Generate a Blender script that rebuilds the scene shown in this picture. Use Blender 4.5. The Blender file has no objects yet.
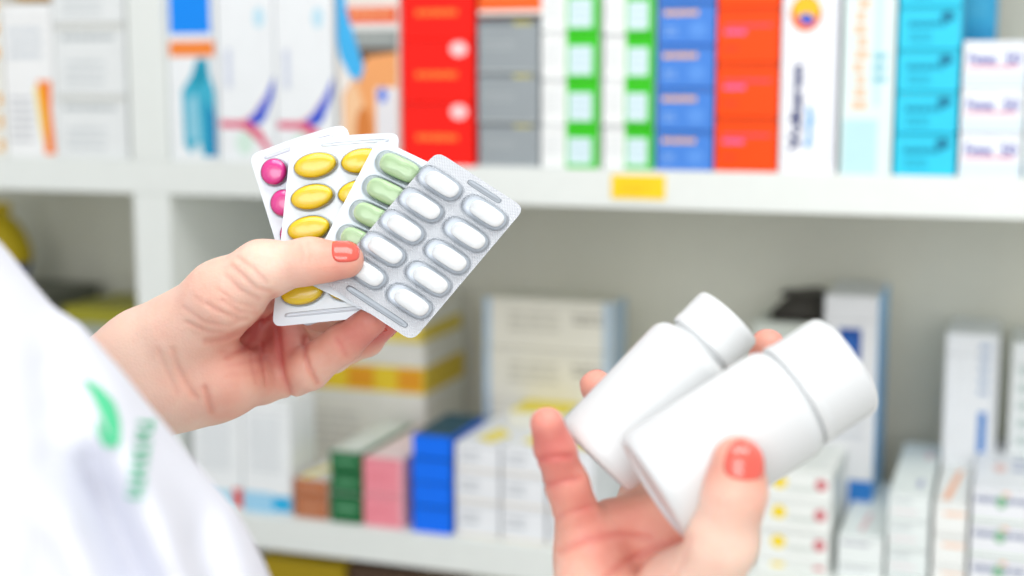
import bpy, bmesh, math, random
import numpy as np
from mathutils import Vector, Matrix

random.seed(7)
scn = bpy.context.scene
COL = scn.collection

# ------------------------------------------------------------------ camera
F = 1024 * 50 / 36.0
TH, PH = math.radians(19.5), math.radians(8.2)
CAM = np.array((0.0, 0.0, 1.412))
sT, cT, sP, cP = math.sin(TH), math.cos(TH), math.sin(PH), math.cos(PH)
RIGHT = np.array((cT, sT, 0.0))
FWD = np.array((-sT * cP, cT * cP, -sP))
UP = np.cross(RIGHT, FWD)
Y0 = 1.422 * cT * cP                     # front plane of the shelving


def ray(px, py):
    return FWD + RIGHT * (px - 512) / F + UP * (288 - py) / F


def on_y(px, py, Y=Y0):
    d = ray(px, py)
    return CAM + d * (Y / d[1])


def on_z(px, py, Z):
    d = ray(px, py)
    return CAM + d * ((Z - CAM[2]) / d[2])


def at(px, py, mm):                      # world point at a depth (mm) from the camera
    return CAM + ray(px, py) * (mm / 1000.0)


def cmm(px, py, d):                      # same point in camera millimetres
    return np.array(((px - 512) * d / F, (288 - py) * d / F, d))


def cam2world(P):
    P = np.asarray(P, dtype=float)
    return CAM + (P[..., 0:1] * RIGHT + P[..., 1:2] * UP + P[..., 2:3] * FWD) / 1000.0


def world2cam(P):
    Q = (np.asarray(P, dtype=float) - CAM) * 1000.0
    return np.stack([Q @ RIGHT, Q @ UP, Q @ FWD], -1)


cam_data = bpy.data.cameras.new('camera')
cam = bpy.data.objects.new('camera', cam_data)
COL.objects.link(cam)
cam.matrix_world = Matrix(((RIGHT[0], UP[0], -FWD[0], CAM[0]),
                           (RIGHT[1], UP[1], -FWD[1], CAM[1]),
                           (RIGHT[2], UP[2], -FWD[2], CAM[2]), (0, 0, 0, 1)))
cam_data.lens = 50
cam_data.sensor_width = 36
cam_data.clip_start = 0.02
cam_data.dof.use_dof = True
cam_data.dof.focus_distance = 0.704
cam_data.dof.aperture_fstop = 4.0
scn.camera = cam

# ------------------------------------------------------------------ materials
def lin(c):
    if isinstance(c, str):
        c = c.lstrip('#')
        c = [int(c[i:i + 2], 16) / 255 for i in (0, 2, 4)]
    return tuple((v / 12.92 if v <= 0.04045 else ((v + 0.055) / 1.055) ** 2.4) for v in c) + (1.0,)


_mats = {}


def nodes_of(name):
    m = bpy.data.materials.new(name)
    m.use_nodes = True
    nt = m.node_tree
    return m, nt, nt.nodes, nt.links, nt.nodes['Principled BSDF']


def card(col, rough=0.45, var=0.05):
    """printed carton board: flat ink with a faint uneven tone"""
    key = ('card', col, rough)
    if key in _mats:
        return _mats[key]
    m, nt, N, L, b = nodes_of('printed_card')
    tc = N.new('ShaderNodeTexCoord')
    nz = N.new('ShaderNodeTexNoise')
    nz.inputs['Scale'].default_value = 35
    L.new(tc.outputs['Object'], nz.inputs['Vector'])
    mx = N.new('ShaderNodeMix')
    mx.data_type = 'RGBA'
    c = lin(col)
    mx.inputs['A'].default_value = tuple(v * (1 - var) for v in c[:3]) + (1,)
    mx.inputs['B'].default_value = tuple(min(1, v * (1 + var)) for v in c[:3]) + (1,)
    L.new(nz.outputs['Fac'], mx.inputs['Factor'])
    L.new(mx.outputs['Result'], b.inputs['Base Color'])
    b.inputs['Roughness'].default_value = rough
    b.inputs['Specular IOR Level'].default_value = .25
    _mats[key] = m
    return m


def plain(name, col, rough=0.5, metal=0.0, coat=0.0, sss=0.0, bump=0.0, bscale=60, spec=0.5):
    key = (name, col, rough, metal)
    if key in _mats:
        return _mats[key]
    m, nt, N, L, b = nodes_of(name)
    tc = N.new('ShaderNodeTexCoord')
    nz = N.new('ShaderNodeTexNoise')
    nz.inputs['Scale'].default_value = bscale
    nz.inputs['Detail'].default_value = 4
    L.new(tc.outputs['Object'], nz.inputs['Vector'])
    mx = N.new('ShaderNodeMix')
    mx.data_type = 'RGBA'
    c = lin(col)
    mx.inputs['A'].default_value = tuple(v * .97 for v in c[:3]) + (1,)
    mx.inputs['B'].default_value = tuple(min(1, v * 1.03) for v in c[:3]) + (1,)
    L.new(nz.outputs['Fac'], mx.inputs['Factor'])
    L.new(mx.outputs['Result'], b.inputs['Base Color'])
    b.inputs['Roughness'].default_value = rough
    b.inputs['Metallic'].default_value = metal
    b.inputs['Coat Weight'].default_value = coat
    b.inputs['Coat Roughness'].default_value = 0.08
    b.inputs['Specular IOR Level'].default_value = spec
    if sss:
        b.inputs['Subsurface Weight'].default_value = sss
        b.inputs['Subsurface Radius'].default_value = (1, 1, 1)
        b.inputs['Subsurface Scale'].default_value = 0.004
    if bump:
        bp = N.new('ShaderNodeBump')
        bp.inputs['Strength'].default_value = bump
        bp.inputs['Distance'].default_value = 0.001
        L.new(nz.outputs['Fac'], bp.inputs['Height'])
        L.new(bp.outputs['Normal'], b.inputs['Normal'])
    _mats[key] = m
    return m


# ------------------------------------------------------------------ object helpers
def mesh_obj(name, verts, faces, mats, parent=None, midx=None, smooth=False):
    me = bpy.data.meshes.new(name)
    me.from_pydata([tuple(map(float, v)) for v in verts], [], [tuple(f) for f in faces])
    for m in (mats if isinstance(mats, (list, tuple)) else [mats]):
        me.materials.append(m)
    if midx is not None:
        me.polygons.foreach_set('material_index', np.asarray(midx, dtype=np.int32))
    if smooth:
        me.polygons.foreach_set('use_smooth', np.ones(len(me.polygons), dtype=bool))
    me.update()
    o = bpy.data.objects.new(name, me)
    COL.objects.link(o)
    if parent is not None:
        o.parent = parent
    return o


def bm_obj(name, bm, mats, parent=None, smooth=False, loc=None):
    me = bpy.data.meshes.new(name)
    bm.normal_update()
    bm.to_mesh(me)
    bm.free()
    for m in (mats if isinstance(mats, (list, tuple)) else [mats]):
        me.materials.append(m)
    if smooth:
        me.polygons.foreach_set('use_smooth', np.ones(len(me.polygons), dtype=bool))
    o = bpy.data.objects.new(name, me)
    COL.objects.link(o)
    if parent is not None:
        o.parent = parent
    if loc is not None:
        o.location = loc
    return o


def empty(name, loc, rot=(0, 0, 0)):
    o = bpy.data.objects.new(name, None)
    o.empty_display_size = 0.05
    COL.objects.link(o)
    o.location = loc
    o.rotation_euler = rot
    return o


def tag(o, label=None, cat=None, group=None, kind=None):
    if label:
        o['label'] = label
    if cat:
        o['category'] = cat
    if group:
        o['group'] = group
    if kind:
        o['kind'] = kind
    return o


def box_bm(bm, x0, x1, y0, y1, z0, z1, bevel=0.0, mi=0):
    r = bmesh.ops.create_cube(bm, size=1.0)
    vs = r['verts']
    for v in vs:
        v.co = Vector((x0 + (v.co.x + .5) * (x1 - x0), y0 + (v.co.y + .5) * (y1 - y0), z0 + (v.co.z + .5) * (z1 - z0)))
    fs = list({f for v in vs for f in v.link_faces})
    for f in fs:
        f.material_index = mi
    if bevel:
        es = list({e for v in vs for e in v.link_edges})
        r = bmesh.ops.bevel(bm, geom=es, offset=bevel, segments=2, affect='EDGES', profile=0.6)
        for f in r['faces']:
            f.material_index = mi
# ------------------------------------------------------------------ setting and shelving
Z1 = on_y(250, 162.0)[2]                 # top of the upper shelf board
Z2 = on_y(250, 515.0)[2]                 # top of the lower shelf board
BOARD1 = Z1 - on_y(600, 207.5)[2]
T = 0.037
DEPTH = 0.31
YB = Y0 + DEPTH

M_lam = plain('white_laminate', '#e6ebe7', 0.45, bump=0.02)
M_back = plain('grey_back_board', '#dadacd', 0.6)
M_wall = plain('painted_wall', '#e8e8e4', 0.8)
M_floor = plain('vinyl_floor', '#d6d4cd', 0.4, bscale=8)


def slab(name, x0, x1, y0, y1, z0, z1, mat, parent=None, bevel=0.0015):
    bm = bmesh.new()
    c = Vector(((x0 + x1) / 2, (y0 + y1) / 2, (z0 + z1) / 2))
    box_bm(bm, x0 - c.x, x1 - c.x, y0 - c.y, y1 - c.y, z0 - c.z, z1 - c.z, bevel)
    return bm_obj(name, bm, mat, parent, loc=c)


tag(slab('floor', -2.6, 2.6, -2.2, YB + .06, -.05, 0, M_floor, bevel=0), kind='structure')
tag(slab('wall_back', -2.6, 2.6, YB + .02, YB + .12, 0, 2.7, M_wall, bevel=0), kind='structure')

xl, xr = -1.55, 1.75
dx0 = on_y(134, 230)[0]
dx1 = on_y(169.5, 230)[0]
unit = empty('shelving_unit', ((xl + xr) / 2, Y0, 0))
tag(unit, 'white laminate pharmacy shelving unit with open bays full of medicine boxes', 'shelving unit')


def upart(name, x0, x1, y0, y1, z0, z1, mat):
    o = slab(name, x0, x1, y0, y1, z0, z1, mat)
    o.parent = unit
    o.location = o.location - unit.location
    return o


SP = Z1 - Z2
ZS = [Z2 - SP, Z2, Z1, Z1 + SP]
for z, t in zip(ZS, (T, T, BOARD1, T)):
    upart('shelf_board', xl, xr, Y0, YB - .006, z - t, z, M_lam)
upart('back_panel', xl, xr, YB - .006, YB + .01, 0.0, ZS[3], M_back)
for x0, x1 in ((dx0, dx1), (xl - .035, xl), (xr, xr + .035)):
    lo = 0.0
    for z, t in zip(ZS, (T, T, BOARD1, T)):
        if x0 != dx0:
            continue
        hi = z - t
        upart('divider_panel', x0, x1, Y0 + .0005, YB - .006, lo, hi, M_lam)
        lo = z
    if x0 != dx0:
        upart('side_panel', x0, x1, Y0, YB + .01, 0, ZS[3] + .02, M_lam)
upart('plinth', xl, xr, Y0 + .03, Y0 + .05, 0, ZS[0] - T - .02 if ZS[0] > .1 else .05, M_lam)

# ------------------------------------------------------------------ cartons
_font = {}


def text_geo(txt):
    """flat letter outlines as (verts, faces) scaled to unit width, from the built-in font"""
    if txt in _font:
        return _font[txt]
    cu = bpy.data.curves.new('t', 'FONT')
    cu.body = txt
    cu.resolution_u = 2
    ob = bpy.data.objects.new('t', cu)
    COL.objects.link(ob)
    dg = bpy.context.evaluated_depsgraph_get()
    me = ob.evaluated_get(dg).to_mesh()
    v = np.array([x.co[:2] for x in me.vertices])
    f = [tuple(p.vertices) for p in me.polygons]
    ob.evaluated_get(dg).to_mesh_clear()
    bpy.data.objects.remove(ob)
    bpy.data.curves.remove(cu)
    lo, hi = v.min(0), v.max(0)
    v = (v - lo) / (hi - lo)
    _font[txt] = (v, f)
    return _font[txt]


def ell(cx, cy, rx, ry, n=20):
    return [(cx + rx * math.cos(i * 2 * math.pi / n), cy + ry * math.sin(i * 2 * math.pi / n)) for i in range(n)]


def carton(name, label, x0, x1, z0, z1, y, depth, col, prints=(), side=None, top=None, group=None, cat='medicine box',
           rz=0.0, rough=0.42):
    """one carton: bevelled box, closed end flap and its printed areas, all one mesh.
    prints: (face, kind, data, colour); face F front, R right side, T top; u,v in 0..1"""
    w, h, d = x1 - x0, z1 - z0, depth
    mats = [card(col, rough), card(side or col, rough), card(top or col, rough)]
    cols = {}
    bm = bmesh.new()
    box_bm(bm, -w / 2, w / 2, 0, d, 0, h, min(.0008, w * .04))
    bm.normal_update()
    for f in bm.faces:
        if f.normal.z > .8:
            f.material_index = 2
        elif f.normal.x > .8:
            f.material_index = 1
    layer = 0

    def P(face, u, v, e):
        if face == 'F':
            return (-w / 2 + u * w, -e, v * h)
        if face == 'R':
            return (w / 2 + e, u * d, v * h)
        return (-w / 2 + u * w, v * d, h + e)
    # the tuck flap line on the end, a hair darker than the board
    base = lin(col)
    dark = '#%02x%02x%02x' % tuple(int(255 * max(0, v) ** (1 / 2.2) * .8) for v in base[:3])
    allp = [('F', 'rect', (.015, .9, .985, .9 + min(.03, .0008 / h)), dark)] + list(prints)
    for face, kind, data, pc in allp:
        layer += 1
        e = .0001 + .00003 * layer
        if pc not in cols:
            mats.append(card(pc, rough))
            cols[pc] = len(mats) - 1
        mi = cols[pc]
        if kind == 'rect':
            u0, v0, u1, v1 = data
            polys = [[(u0, v0), (u1, v0), (u1, v1), (u0, v1)]]
        elif kind == 'ell':
            polys = [ell(*data)]
        elif kind == 'poly':
            polys = [data]
        elif kind == 'lines':                      # a block of small print as short dashes
            u0, v0, u1, v1, n = data
            rnd = random.Random(int(u0 * 997 + v0 * 131 + n))
            polys = []
            for i in range(n):
                a = v1 - (v1 - v0) * (i + .1) / n
                b_ = v1 - (v1 - v0) * (i + .62) / n
                u = u0
                while u < u1 - .01:
                    q = min(u1, u + rnd.uniform(.05, .16))
                    polys.append([(u, b_), (q, b_), (q, a), (u, a)])
                    u = q + .018
        elif kind in ('text', 'textv'):
            txt, u0, v0, u1, v1 = data
            tv, tf = text_geo(txt)
            if kind == 'text':
                uv = [(u0 + a * (u1 - u0), v0 + b_ * (v1 - v0)) for a, b_ in tv]
            else:                                   # reads bottom to top
                uv = [(u1 - b_ * (u1 - u0), v0 + a * (v1 - v0)) for a, b_ in tv]
            for q, (ou, ov) in enumerate(((0, 0), (.007, .002), (-.007, -.002), (.003, .008), (-.003, -.008))):   # heavy letters
                vs = [bm.verts.new(P(face, a + ou, b_ + ov, e + .000004 * q)) for a, b_ in uv]
                for f in tf:
                    try:
                        bm.faces.new([vs[i] for i in f]).material_index = mi
                    except ValueError:
                        pass
            continue
        for pl in polys:
            f = bm.faces.new([bm.verts.new(P(face, a, b_, e)) for a, b_ in pl])
            f.material_index = mi
    o = bm_obj(name, bm, mats, loc=((x0 + x1) / 2, y, z0))
    o.rotation_euler.z = rz
    tag(o, label, cat, group)
    return o


ORD = {1: [''], 2: ['bottom', 'top'], 3: ['bottom', 'middle', 'top'],
       4: ['bottom', 'second from bottom', 'third from bottom', 'top'],
       5: ['bottom', 'second from bottom', 'middle', 'fourth from bottom', 'top'],
       6: ['bottom', 'second from bottom', 'third from bottom', 'fourth from bottom', 'fifth from bottom', 'top']}


def stack(name, what, px0, px1, bounds, col, prints=(), depth=.13, inset=.006, group=None, tops=None, **kw):
    """a stack of cartons on the upper shelf; bounds are the joints seen from bottom to top"""
    xa, xb = on_y(px0, 150, Y0 + inset)[0] + .0006, on_y(px1, 150, Y0 + inset)[0] - .0006
    xm = (px0 + px1) / 2
    zs = [on_y(xm, b, Y0 + inset)[2] for b in bounds]
    sh = Z1 - zs[0]
    n = len(bounds) - 1
    out = []
    for i in range(n):
        z0 = Z1 if i == 0 else zs[i] + sh * (1 - i / n)
        z1 = zs[i + 1] + sh * (1 - (i + 1) / n) - .0004
        lab = what if n == 1 else what + ', ' + ORD[n][i] + ' of its stack'
        j = random.uniform(0, .003)
        out.append(carton(name, lab, xa, xb, z0 + .0002, z1, Y0 + inset + j, depth, col, prints, group=group if n > 1 else None, **kw))
    return out


W = '#eef2f4'
# --- bay on the left of the divider
stack('medicine_box', 'white box with yellow spots at the far left', -42, 4.5, (152, 62, -30), '#f2f2ea',
      [('F', 'ell', (.93, .38, .06, .07), '#f2b233'), ('F', 'ell', (.93, .12, .06, .07), '#f2b233'), ('F', 'ell', (.93, .62, .06, .07), '#f2b233')],
      group='white boxes with yellow spots')
stack('medicine_box', 'white box with orange flame on its lower right corner', 6, 56, (152, 3), '#f1f3f3',
      [('F', 'poly', [(.66, .5), (.95, .5), (.93, .3), (.98, .02), (.76, .02), (.8, .25)], '#f7801f'),
       ('F', 'poly', [(.62, .45), (.72, .48), (.8, .25), (.78, .05), (.7, .2)], '#f4d24a'),
       ('F', 'lines', (.1, .08, .55, .4, 6), '#c9ccd0'), ('F', 'lines', (.1, .62, .8, .85, 3), '#cfd6dc')])
zt = on_y(31, 3, Y0 + .006)[2] + .003
carton('medicine_box', 'mustard yellow box lying on the white box with orange flame', on_y(12, 0)[0], on_y(50, 0)[0], zt, zt + .03, Y0 + .008, .12, '#b98a14')
stack('medicine_box', 'plain white box with grey print beside the divider', 57, 129, (152, 91, 21, -42), '#e6eaea',
      [('F', 'lines', (.12, .72, .85, .86, 1), '#aeb6b8'), ('F', 'lines', (.15, .1, .7, .5, 3), '#d0d6d8'),
       ('F', 'rect', (.02, .93, .98, .99), '#d2d4cc')], group='plain white boxes beside the divider')
# --- main bay, left to right
stack('medicine_box', 'tall white box with blue top block, orange band and teal bottle picture', 170.6, 217.5, (155, -46), W,
      [('F', 'rect', (.06, .62, .93, .99), '#0d8cf5'), ('F', 'rect', (.04, .51, 1, .585), '#f58a3a'),
       ('F', 'poly', [(.62, .5), (.85, .5), (.88, .42), (.99, .34), (1, .02), (.7, .02), (.62, .1), (.45, .03), (.3, .08), (.28, .34), (.5, .42)], '#3fb0cc'),
       ('F', 'poly', [(.66, .5), (.8, .5), (.82, .4), (.62, .36), (.5, .36)], '#1a93b0'),
       ('F', 'poly', [(.78, .3), (1, .22), (1, .02), (.8, .02)], '#1487b8'),
       ('F', 'poly', [(.4, .3), (.6, .33), (.66, .1), (.4, .1)], '#8ecbdf')])
sw = [('F', 'poly', [(.02, .2), (.4, .2), (.62, .24), (.85, .33), (1, .42), (.97, .34), (.8, .22), (.6, .165), (.3, .16), (.02, .17)], '#e7b3c4'),
      ('F', 'poly', [(.5, .2), (.66, .245), (.84, .32), (1, .42), (.98, .33), (.8, .2), (.66, .175)], '#2f55d0'),
      ('F', 'poly', [(.02, .2), (.5, .2), (.75, .15), (1, .02), (.9, .02), (.7, .1), (.4, .165), (.02, .165)], '#e05a7c'),
      ('F', 'lines', (.15, .8, .8, .84, 1), '#f2cdb8'), ('F', 'lines', (.25, .88, .85, .93, 2), '#c9d3ea'),
      ('F', 'ell', (.75, .7, .09, .05), '#bfe3f2'), ('F', 'rect', (.15, .36, .24, .55), '#cdd4e6'), ('F', 'ell', (.45, .09, .16, .06), '#d5ecdf')]
stack('medicine_box', 'tall white box with blue and pink swoosh, next to teal bottle box', 219, 276, (155, -46), W, sw)
stack('medicine_box', 'tall white box with blue and pink swoosh, next to orange body picture box', 277, 335, (155, -46), W, sw)
stack('medicine_box', 'tall box with orange body picture and light blue ribbon', 338, 400, (157, -30), '#f0ebe4',
      [('F', 'rect', (.12, .73, .98, .815), '#e8613a'), ('F', 'lines', (.2, .745, .9, .8, 1), '#f0a878'), ('F', 'rect', (.2, .695, .98, .73), '#e9e9e6'), ('F', 'rect', (.15, .6, .98, .695), '#8e9593'),
       ('F', 'lines', (.25, .63, .9, .67, 1), '#b8bdba'), ('F', 'rect', (.15, .5, .98, .6), '#6a4f3c'), ('F', 'rect', (.1, .85, .98, 1), '#e9d9cc'),
       ('F', 'poly', [(.1, .04), (.08, .36), (.25, .44), (.5, .56), (.98, .58), (.98, .02), (.1, .02)], '#efa66a'),
       ('F', 'poly', [(.1, .36), (.3, .44), (.42, .3), (.3, .1), (.12, .08)], '#f3c79b'),
       ('F', 'ell', (.42, .17, .14, .13), '#d8813f'), ('F', 'rect', (.62, .02, .97, .4), '#e4e3e6'), ('F', 'ell', (.73, .36, .08, .04), '#5b7fe0'),
       ('F', 'poly', [(.0, 1), (.12, 1), (.16, .8), (.44, .5), (.36, .43), (.2, .46), (.04, .56), (.0, .65)], '#45b4ee')])
stack('medicine_box', 'bright red box with orange lettering and a white oval', 402, 474, (158, 97.5, 37.5, -22), '#fb1c12',
      [('F', 'ell', (.8, .86, .12, .12), '#ffd3d3'), ('F', 'lines', (.2, .32, .78, .52, 1), '#ff7a33')], group='red boxes on the upper shelf', depth=.1)
g = stack('medicine_box', 'grey box with a small yellow mark', 477.5, 538.5, (161.5, 119, 70.5, 19), '#98a0a4',
          [('F', 'rect', (0, .92, 1, 1), '#7b8488'), ('F', 'lines', (.6, .84, .88, .98, 1), '#c6bd5e'), ('F', 'lines', (.1, .4, .6, .6, 2), '#aab1b4'),
           ('F', 'rect', (0, 0, 1, .04), '#b9c0c2')],
          group='grey boxes on the upper shelf', depth=.11)
zt = g[-1].location.z + .0515
zt = on_y(508, 19, Y0 + .006)[2] + .004
carton('medicine_box', 'orange box with white bottom edge on top of the grey boxes', on_y(474.5, 0)[0] + .001, on_y(540, 0)[0] - .001, zt, zt + .045, Y0 + .008, .11, '#f4682a',
       [('F', 'rect', (0, 0, 1, .1), '#f3e9e2'), ('F', 'lines', (.1, .3, .8, .5, 1), '#ef8a55')])
gw = [('F', 'rect', (.43, 0, 1, 1), '#38c41c'), ('F', 'rect', (.47, .1, .87, .72), '#d8ecf2'), ('F', 'lines', (.5, .2, .82, .62, 3), '#c5dce4'),
      ('F', 'lines', (.06, .25, .38, .8, 5), '#dfe3e4'), ('F', 'rect', (.0, .0, .43, .03), '#c9d0d0')]
stack('medicine_box', 'white and green box right of the grey boxes', 540, 599, (163, 121.5, 77, 31, -15), '#f3f6f5', gw, group='green and white boxes beside the grey boxes', depth=.11)
stack('medicine_box', 'white and green box left of the blue boxes', 602, 653.5, (164, 121.5, 77.5, 33, -12), '#f3f6f5', gw, group='green and white boxes beside the blue boxes', depth=.11)
stack('medicine_box', 'blue box with orange lettering', 655.5, 713, (165, 126.5, 85, 42.5, 1, -42), '#4a86db',
      [('F', 'lines', (.1, .62, .72, .84, 1), '#f2b968'), ('F', 'lines', (.12, .2, .34, .42, 2), '#86b0ea'), ('F', 'rect', (0, .96, 1, 1), '#2f66bd'),
       ('F', 'ell', (.7, .35, .16, .2), '#5b95e4')], group='blue boxes on the upper shelf', depth=.1)
stack('medicine_box', 'orange red box with pink and violet lettering', 714, 777, (166, 113.5, 60, 6, -46), '#fb4c02',
      [('F', 'lines', (.12, .62, .9, .72, 1), '#d9486a'), ('F', 'lines', (.12, .46, .48, .62, 1), '#d568a8'), ('F', 'lines', (.12, .2, .35, .3, 1), '#e03a2c'),
       ('F', 'rect', (0, .95, 1, 1), '#e0470c')], group='orange red boxes on the upper shelf', depth=.1)
stack('medicine_box', 'tall white box with orange sun emblem and dark blue vertical lettering', 778.5, 836, (169, -24), '#f1f3f7',
      [('F', 'ell', (.41, .815, .28, .092), '#f4772a'), ('F', 'ell', (.42, .84, .24, .06), '#fbc02a'), ('F', 'poly', [(.26, .8), (.45, .82), (.58, .785), (.5, .755), (.36, .76)], '#4b62c8'),
       ('F', 'textv', ('Voltaren', .17, .12, .38, .55), '#27356f'), ('F', 'textv', ('Emulgel', .46, .14, .6, .33), '#63b2f5'),
       ('F', 'rect', (.8, .05, .98, .95), '#e6e9f0')], depth=.09)
stack('medicine_box', 'tall pale aqua box with faded orange vertical lettering', 839, 892, (170.5, -24), '#e0f0ee',
      [('F', 'rect', (.05, 0, .72, .28), '#bfe6ea'), ('F', 'rect', (.72, .1, .86, .95), '#dff1f2'), ('F', 'rect', (.62, .35, .74, .95), '#c6e6e8'),
       *[('F', 'rect', (.2 + .07 * ((i * 7) % 3) / 2, .33 + i * .064, .5 - .08 * ((i * 5) % 4) / 3, .375 + i * .064), '#e9c9ab') for i in range(10)], ('F', 'lines', (.6, .45, .85, .62, 3), '#7cc6d6')], depth=.09)
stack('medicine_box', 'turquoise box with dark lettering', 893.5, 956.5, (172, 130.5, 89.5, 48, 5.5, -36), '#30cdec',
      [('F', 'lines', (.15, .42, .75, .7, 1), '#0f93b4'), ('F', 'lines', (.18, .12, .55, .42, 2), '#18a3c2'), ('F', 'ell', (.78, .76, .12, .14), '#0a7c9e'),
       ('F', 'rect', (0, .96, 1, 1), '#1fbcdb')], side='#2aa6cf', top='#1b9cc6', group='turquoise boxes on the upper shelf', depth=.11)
fe = [('F', 'text', ('Fenac', .1, .5, .54, .74), '#4a43a8'), ('F', 'text', ('50', .68, .48, .92, .75), '#4a43a8'), ('F', 'rect', (.08, .4, .9, .46), '#ee9aa8'),
      ('F', 'rect', (0, 0, 1, .3), '#dcebf4'), ('T', 'rect', (0, 0, 1, .25), '#e9dfea')]
stack('medicine_box', 'white box with violet lettering over a red line', 958.5, 1022, (174, 130, 86, 40), '#eef4fa', fe, group='white boxes with violet lettering', depth=.12, inset=.004)
stack('medicine_box', 'pale blue box at the upper shelf right end', 1024, 1080, (176, 131, 86), '#d9e8ee', [('F', 'lines', (.1, .5, .8, .75, 1), '#8fb4c8')],
      group='pale blue boxes at the right end of the upper shelf', depth=.12)

ba, bb = on_y(952, 20, Y0 + .13), on_y(996, 20, Y0 + .13)
carton('medicine_box', 'deep turquoise box standing behind the white boxes with violet lettering', ba[0], bb[0], Z1 + .0002, on_y(970, -30, Y0 + .13)[2], Y0 + .135, .1, '#2e9fca',
       [('F', 'rect', (0, 0, 1, .72), '#1f8fbe'), ('F', 'lines', (.1, .76, .8, .9, 3), '#4db4d6')])

# price tag clipped to the shelf edge
ptz0, ptz1 = on_y(638, 199)[2], on_y(638, 175)[2]
ptx0, ptx1 = on_y(611.5, 187)[0], on_y(665.5, 187)[0]
bm = bmesh.new()
box_bm(bm, -(ptx1 - ptx0) / 2, (ptx1 - ptx0) / 2, -.0012, 0, 0, ptz1 - ptz0, .0004)
tagm = plain('yellow_plastic', '#fdd40c', .4)
pt = bm_obj('shelf_price_tag', bm, tagm, loc=((ptx0 + ptx1) / 2, Y0 - .0003, ptz0))
tag(pt, 'blank yellow price tag stuck on the upper shelf edge', 'price tag')
bm = bmesh.new()
for i, (a, b_) in enumerate(((.15, .8), (.2, .6))):
    w = ptx1 - ptx0
    box_bm(bm, -w / 2 + a * w, -w / 2 + b_ * w, -.0015, -.0012, .012 - .005 * i, .0135 - .005 * i)
bm_obj('printed_line', bm, plain('tag_ink', '#e6b90a', .5), pt)
# ------------------------------------------------------------------ lower shelf
def low(what, px0, px1, pys, Y, col, prints=(), depth=.14, group=None, bottom=Z2, rz=0.0, **kw):
    """stack standing on a shelf board; pys = upper edge of each carton from the top one down (front face at world Y)"""
    pm = (px0 + px1) / 2
    xa, xb = on_y(px0, pys[0], Y)[0] + .0008, on_y(px1, pys[0], Y)[0] - .0008
    tops = [on_y(pm, p, Y)[2] for p in pys][::-1]
    z = bottom
    out = []
    n = len(tops)
    for i, t in enumerate(tops):
        lab = what if n == 1 else what + ', ' + ORD[n][i] + ' of its stack'
        out.append(carton('medicine_box', lab, xa, xb, z + .0002, t - .0004, Y + random.uniform(0, .002), depth, col, prints,
                          group=group if n > 1 else None, rz=rz, **kw))
        z = t
    return out


def yfoot(px, py):
    return on_z(px, py, Z2)[1]


WB = '#f1f5f6'
low('tall white box with red and pale blue bottom band, by the coat', 190, 239.5, (402,), Y0 + .012, WB,
    [('F', 'rect', (.0, .0, .8, .17), '#a9dcf0'), ('F', 'rect', (.82, .02, 1, .2), '#e0473c'), ('F', 'lines', (.15, .35, .8, .85, 9), '#dbe1e4')], depth=.06)
low('tall white box with pale blue and cyan bottom band', 240, 289, (400,), Y0 + .012, WB,
    [('F', 'rect', (.0, .0, .62, .18), '#a3d6f2'), ('F', 'rect', (.62, .02, 1, .16), '#2fb4e6'), ('F', 'lines', (.15, .35, .8, .85, 9), '#dbe1e4')], depth=.06)
low('brown box with white top and yellow stripe', 293, 327.5, (479, 496), Y0 + .01, '#b9714a',
    [('F', 'lines', (.2, .3, .8, .62, 1), '#cf9a7c'), ('T', 'poly', [(.1, .02), (.35, .02), (.85, .8), (.6, .8)], '#ecd64a')], top='#e9ebe6', side='#e4e4de',
    group='brown boxes on the lower shelf')
low('dark green box with pale lettering', 329, 360.5, (451, 472, 494), Y0 + .009, '#1f6b3d',
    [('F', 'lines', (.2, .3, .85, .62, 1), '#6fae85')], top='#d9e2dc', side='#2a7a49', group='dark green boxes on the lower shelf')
low('pink box', 362, 403, (458, 495), Y0 + .009, '#f2929f', [('F', 'lines', (.1, .3, .7, .6, 2), '#ef8794'), ('F', 'rect', (.92, 0, 1, 1), '#f4b4bb')],
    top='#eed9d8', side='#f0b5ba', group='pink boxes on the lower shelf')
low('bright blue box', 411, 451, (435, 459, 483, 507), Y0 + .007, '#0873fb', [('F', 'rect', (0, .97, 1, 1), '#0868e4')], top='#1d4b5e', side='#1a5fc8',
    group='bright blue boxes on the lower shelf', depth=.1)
wl = [('F', 'lines', (.12, .3, .55, .72, 2), '#bfc4c9'), ('F', 'rect', (.0, .0, 1, .08), '#e9e1d2'), ('T', 'poly', [(.3, .15), (.75, .05), (.95, .3), (.5, .5)], '#f0de5a')]
low('white grey-printed box beside the bright blue boxes', 454, 499, (444, 472, 503), Y0 + .01, '#eceff2', wl, group='white boxes with grey print by the blue boxes', depth=.15)
low('white grey-printed box, second row from the bright blue boxes', 500.5, 546, (447, 476, 508), Y0 + .01, '#eceff2', wl, group='white boxes with grey print in the second stack', depth=.15)
low('white grey-printed box behind the little finger', 547.5, 594, (451, 481, 514), Y0 + .01, '#eceff2', wl, group='white boxes with grey print behind the fingers', depth=.15)
# flat yellow-topped carton lying over the back of the white ones
zt = on_y(476, 444, Y0 + .01)[2]
carton('medicine_box', 'white box with yellow top, lying behind on the white boxes with grey print', on_y(512, 420, Y0 + .1)[0], on_y(568, 420, Y0 + .1)[0], zt, zt + .018, Y0 + .09, .06,
       '#e8e8dc', [], top='#efdc3c')

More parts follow.
